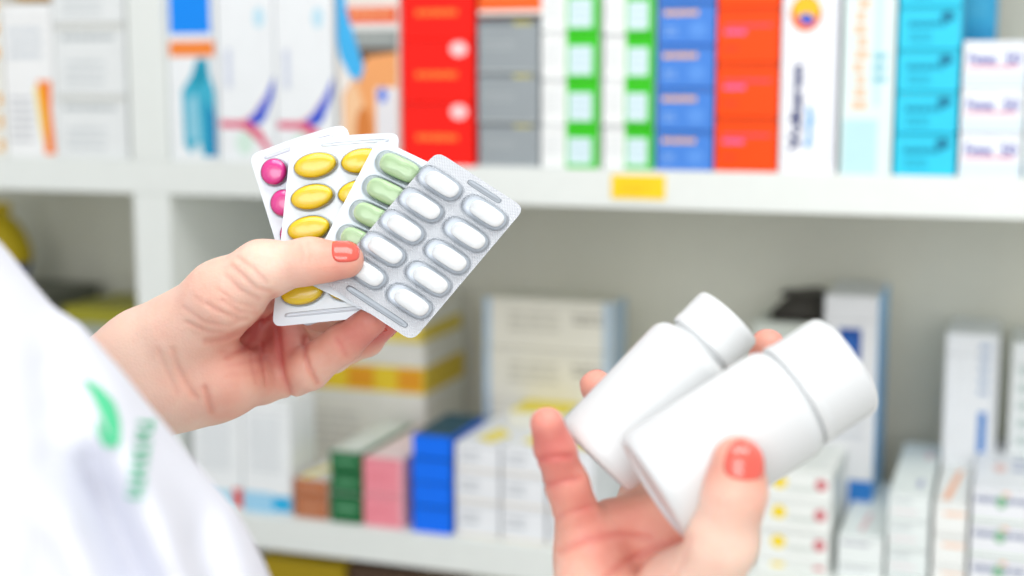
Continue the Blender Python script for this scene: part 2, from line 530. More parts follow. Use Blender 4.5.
# large cartons behind
M1 = [('F', 'rect', (0, .66, 1, .85), '#f6d53a'), ('F', 'rect', (.42, .68, .62, .83), '#f2a52c'), ('F', 'rect', (.8, .68, .98, .83), '#f2a52c'), ('F', 'rect', (.1, .68, .25, .83), '#f2a52c'),
      ('R', 'rect', (0, .66, 1, .85), '#e3c640'), ('F', 'lines', (.1, .2, .5, .5, 5), '#d7d6cf')]
M2 = [('F', 'rect', (0, .08, 1, .42), '#f4dc5a'), ('R', 'rect', (0, .08, 1, .42), '#e6cf52'), ('F', 'lines', (.1, .55, .5, .8, 2), '#d7d6cf')]
low('large white box with orange and yellow stripe, under the blister packs', 292, 424, (343,), Y0 + .165, '#eeede4', M1, depth=.125)
zt = on_y(358, 343, Y0 + .165)[2]
low('large white box with pale yellow stripe, behind the blister packs', 294, 422, (298,), Y0 + .166, '#eeede4', M2, depth=.123, bottom=zt)
low('beige box with pale blue edges and dark print', 482, 613, (300, 350, 402), Y0 + .15, '#e8e6da',
    [('F', 'rect', (.01, 0, .06, 1), '#aac4da'), ('F', 'rect', (.93, 0, .99, 1), '#b6cbdc'), ('F', 'lines', (.7, .5, .92, .75, 2), '#a5a398'), ('F', 'lines', (.2, .3, .6, .75, 3), '#cbc9bd')],
    side='#b4cce0', group='beige boxes with pale blue edges', depth=.06)
bx = low('pale grey box with a black case lying on it', 752, 822, (323,), Y0 + .17, '#d3d9d0', [('F', 'lines', (.2, .3, .8, .6, 3), '#c3c9c2')], depth=.1)
low('tall white box with navy square emblem and blue side', 824, 880, (296,), Y0 + .13, '#dfe1e3',
    [('F', 'rect', (.28, .74, .7, .87), '#1f4f9c'), ('F', 'rect', (.38, .78, .6, .83), '#2f66b4'), ('F', 'rect', (.55, .1, 1, .25), '#2c78c4'), ('F', 'lines', (.2, .4, .8, .6, 4), '#c9cdd2')],
    side='#86c4f4', depth=.12)
tb = [('F', 'rect', (.66, .2, .82, .64), '#4d85c8'), ('F', 'lines', (.64, .7, .84, .96, 5), '#9fb2cc'), ('F', 'lines', (.15, .2, .5, .35, 2), '#c7cdd3'), ('F', 'rect', (.9, 0, .97, 1), '#d4d9dc')]
low('tall white box with a vertical blue bar, standing behind the small boxes', 946, 1001, (334,), Y0 + .15, '#e7ebee', tb, depth=.1)
low('tall white box at the right edge of the lower shelf', 1012, 1066, (344,), Y0 + .15, '#e3e8e8',
    [('F', 'rect', (.5, .0, .6, .5), '#9fb7cf'), ('F', 'lines', (.15, .4, .4, .9, 6), '#b9c8c4')], depth=.1)

# black case: tapered pouch with a flap, lying on the pale grey box
zc = on_y(787, 323, Y0 + .17)[2] + .0005
bm = bmesh.new()
prof = [(-.030, 0.0), (.022, 0.0), (.026, .006), (.024, .024), (.012, .029), (-.012, .026), (-.026, .014), (-.033, .005)]
ra = [bm.verts.new((x, 0, z)) for x, z in prof]
rb = [bm.verts.new((x, .07, z)) for x, z in prof]
bm.faces.new(ra)
bm.faces.new(rb[::-1])
for i in range(len(prof)):
    j = (i + 1) % len(prof)
    bm.faces.new((ra[j], ra[i], rb[i], rb[j]))
bmesh.ops.recalc_face_normals(bm, faces=bm.faces)
bmesh.ops.bevel(bm, geom=bm.edges[:], offset=.002, segments=2, affect='EDGES')
cx = on_y(799, 310, Y0 + .18)[0]
case = bm_obj('black_case', bm, plain('black_fabric', '#3b3832', .7), smooth=True, loc=(cx, Y0 + .18, zc))
tag(case, 'small black case lying beside the tall white box with navy emblem', 'case')
bm = bmesh.new()
box_bm(bm, -.02, .02, -.002, .03, .0275, .031, .001)
bm_obj('flap', bm, plain('black_fabric', '#3b3832', .7), case)

# small cartons at the front right
s1 = [('F', 'ell', (.3, .62, .1, .22), '#f6d90f'), ('F', 'ell', (.86, .62, .08, .2), '#cf6b74'), ('F', 'lines', (.42, .3, .8, .55, 2), '#c9d2cb'),
      ('R', 'lines', (.05, .3, .9, .7, 2), '#c4cac6'), ('T', 'lines', (.1, .1, .9, .8, 3), '#dfe4e2')]
low('white box with yellow dot and red mark', 757, 833, (472, 501.5, 532, 562), Y0 + .012, '#eff3ef', s1, side='#e6eae6',
    group='white boxes with yellow dot and red mark', depth=.17)
low('white grey-lettered box beside the red-marked boxes', 837, 884.5, (537, 566), Y0 + .012, '#e9f0ee', [('F', 'lines', (.1, .62, .7, .82, 1), '#a4a3b2'), ('T', 'poly', [(.4, .1), (.52, .1), (.6, .4), (.48, .4)], '#e3c3c6')],
    group='white boxes with grey lettering', depth=.2)
low('white pink-lined box beside the orange-striped boxes', 888, 931.5, (494, 521, 549, 577), Y0 + .012, '#e6eeec',
    [('F', 'lines', (.1, .6, .6, .8, 1), '#b9c0c4'), ('F', 'rect', (.1, .3, .7, .36), '#e2c4cc'), ('T', 'ell', (.7, .2, .08, .08), '#a9aecb'), ('T', 'ell', (.75, .75, .1, .1), '#e2cdd2')],
    group='white boxes with faint pink line', depth=.2)
low('white box with orange stripe', 933.5, 969, (503, 535, 566.5), Y0 + .012, '#eef1ee',
    [('F', 'lines', (.3, .5, .95, .75, 1), '#f2c6a8'), ('T', 'poly', [(.2, .05), (.45, .05), (.75, .6), (.55, .6)], '#f4b58f')], group='white boxes with orange stripe', depth=.2)
low('white box with dark blue and green lettering', 971.5, 1040, (491, 525.5, 560), Y0 + .012, '#e9ecf0',
    [('F', 'lines', (.05, .48, .85, .82, 1), '#8d95ae'), ('F', 'ell', (.45, .65, .08, .2), '#86b894'), ('F', 'rect', (.0, .06, 1, .12), '#cfe5cc'), ('F', 'ell', (.52, .9, .06, .06), '#f0bfa2'),
     ('T', 'ell', (.4, .4, .1, .08), '#eac7c2'), ('T', 'lines', (.6, .3, .9, .6, 2), '#a6b0cc')], group='white boxes with dark blue and green lettering', depth=.2)

# boxes on the board below
zb = ZS[0]
carton('medicine_box', 'mustard yellow box under the lower shelf', on_y(262, 560, Y0 + .04)[0], on_y(343, 560, Y0 + .04)[0], zb + .0002, on_y(300, 561, Y0 + .04)[2], Y0 + .04, .15, '#b59a12')
carton('medicine_box', 'dark brown box under the lower shelf', on_y(346, 570, Y0 + .05)[0], on_y(420, 570, Y0 + .05)[0], zb + .0002, on_y(380, 569, Y0 + .05)[2], Y0 + .05, .15, '#5a4434',
       [('F', 'lines', (.1, .6, .8, .9, 3), '#7d6a5a')])

# left bay: olive box on a grey carton, and a yellow pouch
gl = low('grey box in the bay left of the divider, under the olive box', 70, 132, (324,), Y0 + .17, '#aab1a6', depth=.12)
zt = on_y(101, 324, Y0 + .17)[2]
carton('medicine_box', 'olive yellow box lying in the bay left of the divider', on_y(64, 315, Y0 + .17)[0], on_y(134, 315, Y0 + .17)[0], zt, zt + .021, Y0 + .168, .12, '#a5a02e')
gl = low('dark grey box at the left edge under the upper shelf', -60, 40, (292,), Y0 + .15, '#6d6f66', depth=.12)
zt = on_y(-10, 292, Y0 + .15)[2]
bm = bmesh.new()
bmesh.ops.create_uvsphere(bm, u_segments=24, v_segments=14, radius=1)
for v in bm.verts:
    s = lambda a, p: math.copysign(abs(a) ** p, a)
    x, y, z = s(v.co.x, .7), s(v.co.y, .8), s(v.co.z, .75)
    v.co = (x * .055 * (1 - .35 * max(0, z)), y * .028, .05 + z * .05)
for f in bm.faces:
    f.material_index = 1 if f.calc_center_median().z < .03 else 0
pouch = bm_obj('medicine_pouch', bm, [card('#c0a818'), card('#2d4a86')], smooth=True, loc=(on_y(-8, 230, Y0 + .19)[0], Y0 + .19, zt))
tag(pouch, 'yellow pouch with dark blue bottom at the left edge under the upper shelf', 'pouch')
bm = bmesh.new()
box_bm(bm, -.03, .03, -.002, .002, .097, .112, .001)
bm_obj('sealed_edge', bm, card('#b39c14'), pouch)
# ------------------------------------------------------------------ blister packs
def foil_material(name, col, metal, rough, hatch, strength):
    m, nt, N, L, b = nodes_of(name)
    tc = N.new('ShaderNodeTexCoord')
    b.inputs['Base Color'].default_value = lin(col)
    b.inputs['Metallic'].default_value = metal
    b.inputs['Roughness'].default_value = rough
    hs = []
    for ang in (35, -50):
        mp = N.new('ShaderNodeMapping')
        mp.inputs['Rotation'].default_value = (0, 0, math.radians(ang))
        wv = N.new('ShaderNodeTexWave')
        wv.wave_type = 'BANDS'
        wv.inputs['Scale'].default_value = hatch
        L.new(tc.outputs['UV'], mp.inputs['Vector'])
        L.new(mp.outputs['Vector'], wv.inputs['Vector'])
        hs.append(wv)
    mu = N.new('ShaderNodeMath')
    mu.operation = 'MULTIPLY'
    L.new(hs[0].outputs['Fac'], mu.inputs[0])
    L.new(hs[1].outputs['Fac'], mu.inputs[1])
    nz = N.new('ShaderNodeTexNoise')
    nz.inputs['Scale'].default_value = .12
    nz.inputs['Detail'].default_value = 3
    L.new(tc.outputs['UV'], nz.inputs['Vector'])
    ad = N.new('ShaderNodeMath')
    ad.operation = 'MULTIPLY_ADD'
    L.new(nz.outputs['Fac'], ad.inputs[0])
    ad.inputs[1].default_value = 1.2
    L.new(mu.outputs[0], ad.inputs[2])
    bp = N.new('ShaderNodeBump')
    bp.inputs['Strength'].default_value = strength
    bp.inputs['Distance'].default_value = .00045
    L.new(ad.outputs[0], bp.inputs['Height'])
    L.new(bp.outputs['Normal'], b.inputs['Normal'])
    # the pits of the hatching are a touch greyer
    mx = N.new('ShaderNodeMix')
    mx.data_type = 'RGBA'
    c = lin(col)
    mx.inputs['A'].default_value = tuple(v * (1 - strength * .45) for v in c[:3]) + (1,)
    mx.inputs['B'].default_value = c
    L.new(mu.outputs[0], mx.inputs['Factor'])
    L.new(mx.outputs['Result'], b.inputs['Base Color'])
    return m


def clear_plastic(tint):
    m = bpy.data.materials.new('clear_plastic')
    m.use_nodes = True
    nt = m.node_tree
    N, L = nt.nodes, nt.links
    N.remove(N['Principled BSDF'])
    tr = N.new('ShaderNodeBsdfTransparent')
    gl = N.new('ShaderNodeBsdfGlossy')
    gl.inputs['Roughness'].default_value = .06
    lw = N.new('ShaderNodeLayerWeight')
    lw.inputs['Blend'].default_value = .28
    cr = N.new('ShaderNodeMix')
    cr.data_type = 'RGBA'
    cr.inputs['A'].default_value = (.97, .98, .99, 1)
    cr.inputs['B'].default_value = tint
    L.new(lw.outputs['Facing'], cr.inputs['Factor'])
    L.new(cr.outputs['Result'], tr.inputs['Color'])
    mx = N.new('ShaderNodeMixShader')
    ml = N.new('ShaderNodeMath')
    ml.operation = 'MULTIPLY'
    ml.inputs[1].default_value = .8
    L.new(lw.outputs['Fresnel'], ml.inputs[0])
    L.new(ml.outputs[0], mx.inputs['Fac'])
    L.new(tr.outputs[0], mx.inputs[1])
    L.new(gl.outputs[0], mx.inputs[2])
    L.new(mx.outputs[0], N['Material Output'].inputs['Surface'])
    return m


M_clear = clear_plastic((.84, .87, .9, 1))
M_clear2 = clear_plastic((.95, .96, .97, 1))
M_slot = plain('stamped_foil', '#8d949b', .35, metal=.6)
M_slot2 = plain('stamped_white_foil', '#c6ced8', .35, metal=.3)
M_pocket_shade = plain('pocket_shade_grey', '#c9d0d8', .4, metal=.3)  # grey that paints in the shade around the tablets inside their pockets


class Sheet:
    """maps pack coordinates (mm across, mm down, mm towards the viewer) into the world"""

    def __init__(self, tl, tr, bl, bend=0.0):
        A, B, Cc = at(*tl), at(*tr), at(*bl)
        self.ex, self.ey = (B - A), (Cc - A)
        self.w, self.l = np.linalg.norm(self.ex) * 1000, np.linalg.norm(self.ey) * 1000
        self.ux, self.uy = self.ex / self.w, self.ey / self.l
        n = np.cross(self.ux, self.uy)
        n = n / np.linalg.norm(n)
        self.n = (-n if np.dot(n, FWD) > 0 else n) / 1000.0
        self.A = A
        self.c = A + (self.ex + self.ey) / 2
        self.bend = bend

    def __call__(self, x, y, z):
        x, y, z = np.asarray(x, float), np.asarray(y, float), np.asarray(z, float)
        if self.bend:
            q = np.maximum(0, x / self.w - .45) * np.maximum(0, 1 - y / self.l * 1.6)
            z = z - self.bend * q * q
        P = self.A + x[..., None] * self.ux + y[..., None] * self.uy + z[..., None] * self.n
        return P - self.c


def grid_faces(nu, nv, wrap=False):
    f = []
    for i in range(nu - 1):
        for j in range(nv if wrap else nv - 1):
            k = (j + 1) % nv
            f.append((i * nv + j, (i + 1) * nv + j, (i + 1) * nv + k, i * nv + k))
    return f


def stadium(t, hl, r, p=2.0):
    """closed outline: half length hl along x, radius r (stadium), returns unit-ish ring"""
    c, s = np.cos(t), np.sin(t)
    return (hl - r) * np.tanh(c * 3.2) / math.tanh(3.2) + r * c, r * np.sign(s) * np.abs(s) ** .9


def card_mesh(S, rc, th):
    # rounded rectangle as a grid whose border rows are pulled round the corners
    n, m = 22, 34
    us = np.linspace(0, 1, n)
    vs = np.linspace(0, 1, m)
    U, V = np.meshgrid(us, vs, indexing='ij')
    X, Y = U * S.w, V * S.l
    for _ in range(1):
        cx = np.clip(X, rc, S.w - rc)
        cy = np.clip(Y, rc, S.l - rc)
        dx, dy = X - cx, Y - cy
        mx_ = np.maximum(np.abs(dx), np.abs(dy))
        rr = np.hypot(dx, dy)
        k = np.where(rr > 1e-9, mx_ / np.maximum(rr, 1e-9), 1)
        X, Y = cx + dx * k, cy + dy * k
    top = S(X, Y, np.zeros_like(X)).reshape(-1, 3)
    bot = S(X, Y, -th * np.ones_like(X)).reshape(-1, 3)
    vts = np.vstack([top, bot])
    k = n * m
    f = grid_faces(n, m)
    faces = list(f) + [tuple(q + k for q in reversed(ff)) for ff in f]
    ring = [i * m for i in range(n)] + [(n - 1) * m + j for j in range(1, m)] + [i * m + m - 1 for i in range(n - 2, -1, -1)] + [j for j in range(m - 2, 0, -1)]
    for a, b in zip(ring, ring[1:] + ring[:1]):
        faces.append((a, a + k, b + k, b))
    uv = np.stack([X.ravel(), Y.ravel()], -1)
    return vts, faces, np.vstack([uv, uv])


def add_uv(o, uv):
    me = o.data
    l = me.uv_layers.new(name='UVMap')
    idx = np.empty(len(me.loops), dtype=np.int32)
    me.loops.foreach_get('vertex_index', idx)
    l.data.foreach_set('uv', uv[idx].astype(np.float32).ravel())


def shell(S, cx, cy, outline, prof, nt=40):
    """stack of outlines (scale, height) closed with a cap: domes, tablets"""
    t = np.linspace(0, 2 * math.pi, nt, endpoint=False)
    ox, oy = outline(t)
    rows = []
    for off, h in prof:
        L_ = np.hypot(ox, oy)
        k = np.maximum(0, 1 + off / np.maximum(L_, 1e-6)) if off < 0 else 1 + off / L_
        # inset along the radius, but keep stadium ends parallel
        rows.append(S(cx + ox * k, cy + oy * k, np.full(nt, h)))
    v = np.vstack(rows + [S(np.array([cx]), np.array([cy]), np.array([prof[-1][1]]))])
    f = grid_faces(len(prof), nt, True)
    last = (len(prof) - 1) * nt
    for j in range(nt):
        f.append((last + j, len(v) - 1, last + (j + 1) % nt))
    return v, f


def round_prof(rx, h, z0, n=9, bulge=2.0):
    return [(-rx * (1 - math.cos(a) ** (2 / bulge)), z0 + h * math.sin(a) ** (2 / bulge)) for a in np.linspace(0, math.pi / 2, n)[:-1]] + [(-rx * .985, z0 + h)]


def make_pack(name, label, tl, tr, bl, mats, layout, pill, pocket, bend=0, slots=(), group=None):
    S = Sheet(tl, tr, bl, bend)
    root = empty(name, S.c)
    tag(root, label, 'blister pack', group)
    v, f, uv = card_mesh(S, 4.5, .35)
    o = mesh_obj('foil_card', v, f, mats['foil'], root, smooth=False)
    add_uv(o, uv)
    for pl in o.data.polygons:
        pl.use_smooth = True
    o.data.set_sharp_from_angle(angle=math.radians(40))
    pa, pb, ph, kind = pill
    V, Fc, n0 = [], [], 0
    for (u, w_) in layout:
        cx, cy = u * S.w, w_ * S.l
        qa, qb, qh, sh = pocket
        out = (lambda t: stadium(t, qa, qb)) if kind != 'round' and kind != 'oval' else (lambda t: (qa * np.cos(t), qb * np.sin(t)))
        # flared foot, wall, rounded shoulder, flat roof
        R = qb
        prof = [(1.1, .05), (.5, .12), (.25, .5), (0, 1.0)] + [(-R * .42 * (1 - math.cos(a)), qh * .45 + qh * .55 * math.sin(a)) for a in np.linspace(.05, math.pi / 2, 7)] + [(-R * .7, qh * 1.01), (-R * .96, qh * 1.015)]
        vv, ff = shell(S, cx - sh, cy, out, prof)
        V.append(vv)
        Fc += [tuple(q + n0 for q in x) for x in ff]
        n0 += len(vv)
        # tablet
        if kind == 'capsule':
            po = lambda t: stadium(t, pa, pb)
        else:
            po = lambda t: (pa * np.cos(t), pb * np.sin(t))
        if kind == 'capsule':
            up = [(-pb * .995 * (1 - math.sin(a)), .2 + ph / 2 * (1 - math.cos(a))) for a in np.linspace(.15, math.pi / 2, 6)] + \
                 [(-pb * .995 * (1 - math.cos(a)), .2 + ph / 2 * (1 + math.sin(a))) for a in np.linspace(.2, math.pi / 2, 8)]
        else:
            zl, zh = ph * .3, ph * .62
            up = [(-pb * .5, .15), (-.3, zl * .9), (0, zl * 1.05), (0, zh)] + \
                 [(-pb * .97 * (1 - math.cos(a)), zh + (ph - zh) * math.sin(a)) for a in np.linspace(.25, math.pi / 2, 8)]
        pv, pf = shell(S, cx, cy, po, up)
        mesh_obj('tablet', pv, pf, mats['pill'], root, smooth=True)
    if 'pocket_shade' in mats:
        RV, RF = [], []
        for i, (u, w_) in enumerate(layout):
            t = np.linspace(0, 2 * math.pi, 40, endpoint=False)
            ox, oy = stadium(t, pocket[0] * .97, pocket[1] * .97)
            cx, cy = u * S.w - pocket[3], w_ * S.l
            RV.append(np.vstack([S(cx + ox, cy + oy, np.full(40, .05)), S(np.array([cx]), np.array([cy]), np.array([.05]))]))
            RF += [(41 * i + j, 41 * i + (j + 1) % 40, 41 * i + 40) for j in range(40)]
        mesh_obj('pocket_shade_patch', np.vstack(RV), RF, mats['pocket_shade'], root)  # flat patches on the foil, shade put into their colour
    vs = np.vstack(V)
    mesh_obj('clear_pockets', vs, Fc, M_clear if 'pocket_shade' in mats or kind == 'capsule' else M_clear2, root, smooth=True)
    for (u0, u1, w_, hw) in slots:
        t = np.linspace(0, 2 * math.pi, 32, endpoint=False)
        ox, oy = stadium(t, (u1 - u0) / 2 * S.w, hw)
        cx, cy = (u0 + u1) / 2 * S.w, w_ * S.l
        pv = np.vstack([S(cx + ox * 1.04, cy + oy * 1.25, np.full(32, .06)), S(cx + ox, cy + oy, np.full(32, .35)), S(cx + ox * .93, cy + oy * .6, np.full(32, .18)),
                        S(np.array([cx]), np.array([cy]), np.array([.15]))])
        pf = grid_faces(3, 32, True) + [(64 + j, 96, 64 + (j + 1) % 32) for j in range(32)]
        mesh_obj('embossed_slot', pv, pf, mats.get('slot', M_slot2), root, smooth=True)
    return root, S


foil_silver = foil_material('silver_foil', '#dfe4ea', .4, .36, .40, .55)
foil_white = foil_material('white_foil', '#dbe4ec', .15, .32, .42, .04)
pill_white = plain('white_tablet', '#f6f8f7', .45)
pill_green = plain('pale_green_capsule', '#c3e0ae', .3, coat=.6)
pill_yellow = plain('yellow_tablet', '#ffdb1c', .25, coat=.6)
pill_pink = plain('magenta_tablet', '#f4389f', .2, coat=1.0)

make_pack('blister_pack', 'silver blister pack of white capsule tablets, frontmost in the fan', (437, 151, 702), (525, 208, 698), (324, 283, 694.5),
          dict(foil=foil_silver, pill=pill_white, slot=M_slot, pocket_shade=M_pocket_shade),
          [(u, .152 + .1665 * i) for i in range(5) for u in (.252, .762)], (9.0, 4.3, 4.6, 'capsule'), (11.9, 5.7, 5.2, 1.5),
          slots=[(.42, .78, .047, 1.25), (.2, .86, .945, 1.35)])
make_pack('blister_pack', 'white foil blister pack of pale green capsules', (378, 138, 712), (472, 183, 709), (303, 281, 706),
          dict(foil=foil_white, pill=pill_green),
          [(u, .115 + .172 * i) for i in range(5) for u in (.33, .8)], (10.6, 5.4, 6.4, 'capsule'), (12.4, 6.1, 6.6, .6), bend=8)
make_pack('blister_pack', 'white foil blister pack of glossy yellow oval tablets', (291, 141, 722), (398, 130, 721), (272, 327, 716),
          dict(foil=foil_white, pill=pill_yellow),
          [(u, .152 + .17 * i) for i in range(5) for u in (.262, .7)], (10.6, 6.3, 6.2, 'oval'), (11.0, 6.7, 6.5, 0), bend=30,
          slots=[(.3, .9, .04, .8), (.12, .8, .945, 1.0)])
make_pack('blister_pack', 'white foil blister pack of round magenta tablets, rearmost in the fan', (249, 155, 733), (343, 121, 731), (302, 328, 726),
          dict(foil=foil_white, pill=pill_pink),
          [(u, .142 + .18 * i) for i in range(5) for u in (.2, .5, .8)], (6.7, 6.7, 6.2, 'round'), (7.0, 7.0, 6.5, 0), bend=30,
          slots=[(.15, .85, .045, .8)])

# ------------------------------------------------------------------ bottles
M_bottle = plain('white_polythene', '#dcdfe0', .34, sss=.15, bscale=15)
M_cap = plain('white_cap_plastic', '#dee1e2', .4, bscale=15)


def lathe(name, prof, mat, parent, n=64, ridges=None):
    t = np.linspace(0, 2 * math.pi, n, endpoint=False)
    v = []
    for i, (r, z) in enumerate(prof):
        rr = np.full(n, r)
        if ridges and ridges[0] <= i <= ridges[1]:
            rr = rr - .00025 * (np.arange(n) % 2)
        v.append(np.stack([rr * np.cos(t), rr * np.sin(t), np.full(n, z)], -1))
    v = np.vstack(v + [[(0, 0, prof[0][1])], [(0, 0, prof[-1][1])]])
    k = len(prof)
    f = [tuple(reversed(q)) for q in grid_faces(k, n, True)]
    for j in range(n):
        f.append((k * n, (j + 1) % n, j))
        f.append((k * n + 1, (k - 1) * n + j, (k - 1) * n + (j + 1) % n))
    f = [tuple(reversed(q)) for q in f]
    o = mesh_obj(name, v, f, mat, parent, smooth=True)
    o.data.set_sharp_from_angle(angle=math.radians(35))
    return o


def arc(r0, z0, r1, z1, n=5, convex=True):
    """quarter ellipse from (r0,z0) to (r1,z1)"""
    out = []
    for a in np.linspace(0, math.pi / 2, n):
        if convex:
            out.append((r1 + (r0 - r1) * math.cos(a), z0 + (z1 - z0) * math.sin(a)))
        else:
            out.append((r0 + (r1 - r0) * math.sin(a), z1 + (z0 - z1) * math.cos(a)))
    return out


def bottle(label, bot, top, R, Rc, cap_len, neck):
    A, B = at(*bot), at(*top)
    L_ = np.linalg.norm(B - A)
    q = Vector(B - A).to_track_quat('Z', 'Y')
    root = empty('pill_bottle', A, q.to_euler())
    tag(root, label, 'bottle')
    zb = L_ - cap_len
    sh = .007
    body = [(R * .80, .0012), (R * .86, 0)] + arc(R * .90, .0004, R, .004)[::-1][::-1]
    body = [(R * .78, .0015), (R * .84, .0), (R * .93, .0003), (R * .98, .0018), (R, .0045), (R, zb - neck - sh)]
    body += arc(R, zb - neck - sh, Rc * .9, zb - neck, 7)[1:]
    body += [(Rc * .88, zb - neck + .0005), (Rc * .88, zb + .004)]
    lathe('bottle_body', body, M_bottle, root)
    c0 = zb - .0005
    capp = [(Rc * .9, c0), (Rc * .985, c0), (Rc, c0 + .0008), (Rc, c0 + .003), (Rc * .985, c0 + .0036), (Rc * .985, L_ - .003), (Rc * .97, L_ - .001), (Rc * .93, L_), (Rc * .8, L_ - .0002), (Rc * .78, L_ - .0006)]
    lathe('cap', capp, M_cap, root, n=120, ridges=(4, 5))
    return root


bottle('white pill bottle held behind, its narrower cap free', (594, 459, 601), (729, 317, 607), .0208, .0163, .0165, .003)
bottle('white pill bottle held in front, its wide cap at right', (652, 489, 556), (845, 364, 565), .0236, .0221, .024, .0014)
# ------------------------------------------------------------------ the person: one skin, grown from a distance field
f32 = np.float32


def seg(P, a, b, ra, rb):
    a, b = np.asarray(a, f32), np.asarray(b, f32)
    ba = b - a
    pa = P - a
    h = np.clip((pa @ ba) / max(float(ba @ ba), 1e-6), 0, 1)
    return np.linalg.norm(pa - h[:, None] * ba, axis=1) - (ra + (rb - ra) * h)


def smin(a, b, k):
    h = np.maximum(k - np.abs(a - b), 0) / k
    return np.minimum(a, b) - h * h * k * .25


def smax(a, b, k):
    return -smin(-a, -b, k)


def ellipsoid(P, c, r, R=None):
    q = P - np.asarray(c, f32)
    if R is not None:
        q = q @ np.asarray(R, f32)
    r = np.asarray(r, f32)
    k0 = np.linalg.norm(q / r, axis=1)
    k1 = np.linalg.norm(q / (r * r), axis=1)
    return k0 * (k0 - 1) / np.maximum(k1, 1e-6)


def chain(P, pts, k=4.0):
    d = None
    for (a, ra), (b, rb) in zip(pts, pts[1:]):
        s = seg(P, a, b, ra, rb)
        d = s if d is None else smin(d, s, k)
    return d


def polydist(P, pts):
    """distance to a polyline drawn in the (px, py) frame, in px"""
    px = P[:, 0] / P[:, 2] * F + 512
    py = 288 - P[:, 1] / P[:, 2] * F
    best = np.full(len(P), 1e9, f32)
    for (ax, ay), (bx, by) in zip(pts, pts[1:]):
        dx, dy = bx - ax, by - ay
        h = np.clip(((px - ax) * dx + (py - ay) * dy) / (dx * dx + dy * dy), 0, 1)
        best = np.minimum(best, np.hypot(px - ax - h * dx, py - ay - h * dy))
    return best


def surface_nets(fn, lo, hi, h):
    lo, hi = np.asarray(lo, float), np.asarray(hi, float)
    n = np.ceil((hi - lo) / h).astype(int) + 1
    ax = [lo[i] + h * np.arange(n[i]) for i in range(3)]
    V = np.empty(n, f32)
    # coarse pass first so that empty space is not evaluated finely
    step = 8
    for i in range(0, n[0], step):
        for j in range(0, n[1], step * 4):
            xs, ys = ax[0][i:i + step], ax[1][j:j + step * 4]
            for k in range(0, n[2], step * 4):
                zs = ax[2][k:k + step * 4]
                c = np.array([[(xs[0] + xs[-1]) / 2, (ys[0] + ys[-1]) / 2, (zs[0] + zs[-1]) / 2]], f32)
                rad = .5 * math.sqrt((xs[-1] - xs[0]) ** 2 + (ys[-1] - ys[0]) ** 2 + (zs[-1] - zs[0]) ** 2)
                d0 = float(fn(c)[0])
                if abs(d0) > rad * 1.25 + 12:
                    V[i:i + step, j:j + step * 4, k:k + step * 4] = d0
                    continue
                G = np.stack(np.meshgrid(xs, ys, zs, indexing='ij'), -1).reshape(-1, 3).astype(f32)
                V[i:i + step, j:j + step * 4, k:k + step * 4] = fn(G).reshape(len(xs), len(ys), len(zs))
    S = V < 0
    cnt = np.zeros(n - 1, np.int8)
    offs = [(a, b, c) for a in (0, 1) for b in (0, 1) for c in (0, 1)]
    for a, b, c in offs:
        cnt += S[a:n[0] - 1 + a, b:n[1] - 1 + b, c:n[2] - 1 + c]
    act = np.argwhere((cnt > 0) & (cnt < 8))
    vals = np.stack([V[act[:, 0] + a, act[:, 1] + b, act[:, 2] + c] for a, b, c in offs], 1)
    acc = np.zeros((len(act), 3))
    num = np.zeros(len(act))
    for p in range(8):
        for q in range(p + 1, 8):
            if sum(abs(x - y) for x, y in zip(offs[p], offs[q])) != 1:
                continue
            v0, v1 = vals[:, p], vals[:, q]
            m = (v0 < 0) != (v1 < 0)
            t = np.where(m, v0 / np.where(m, v0 - v1, 1), 0)
            pos = np.asarray(offs[p], float) + t[:, None] * (np.asarray(offs[q], float) - np.asarray(offs[p], float))
            acc += pos * m[:, None]
            num += m
    verts = lo + (act + acc / num[:, None]) * h
    idx = np.full(n - 1, -1, np.int64)
    idx[act[:, 0], act[:, 1], act[:, 2]] = np.arange(len(act))
    faces = []
    for d in range(3):
        u, w_ = (d + 1) % 3, (d + 2) % 3
        sl0 = [slice(None)] * 3
        sl1 = [slice(None)] * 3
        sl0[d] = slice(0, n[d] - 1)
        sl1[d] = slice(1, n[d])
        ch = S[tuple(sl0)] != S[tuple(sl1)]
        e = np.argwhere(ch)
        e = e[(e[:, u] > 0) & (e[:, w_] > 0) & (e[:, u] < n[u] - 1) & (e[:, w_] < n[w_] - 1)]

        def cell(du, dw):
            q = e.copy()
            q[:, u] += du
            q[:, w_] += dw
            return idx[q[:, 0], q[:, 1], q[:, 2]]
        quad = np.stack([cell(-1, -1), cell(0, -1), cell(0, 0), cell(-1, 0)], 1)
        neg = S[tuple(e.T)]
        quad[~neg] = quad[~neg][:, ::-1]
        faces.append(quad)
    return verts, np.vstack(faces)


def np_mesh(name, verts, faces, mats, parent=None):
    me = bpy.data.meshes.new(name)
    me.vertices.add(len(verts))
    me.vertices.foreach_set('co', np.asarray(verts, f32).ravel())
    nf = len(faces)
    me.loops.add(nf * 4)
    me.loops.foreach_set('vertex_index', np.asarray(faces, np.int32).ravel())
    me.polygons.add(nf)
    me.polygons.foreach_set('loop_start', np.arange(nf, dtype=np.int32) * 4)
    me.polygons.foreach_set('use_smooth', np.ones(nf, dtype=bool))
    for m in (mats if isinstance(mats, (list, tuple)) else [mats]):
        me.materials.append(m)
    me.update()
    me.validate()
    o = bpy.data.objects.new(name, me)
    COL.objects.link(o)
    if parent is not None:
        o.parent = parent
    return o


def trace(fn, P, D, n=60):
    P = np.asarray(P, f32).copy()
    D = np.asarray(D, f32)
    for _ in range(n):
        P = P + D * (fn(P) * .8)[:, None]
    return P


def c3(j):
    return (cmm(*j[:3]).astype(f32), j[3])


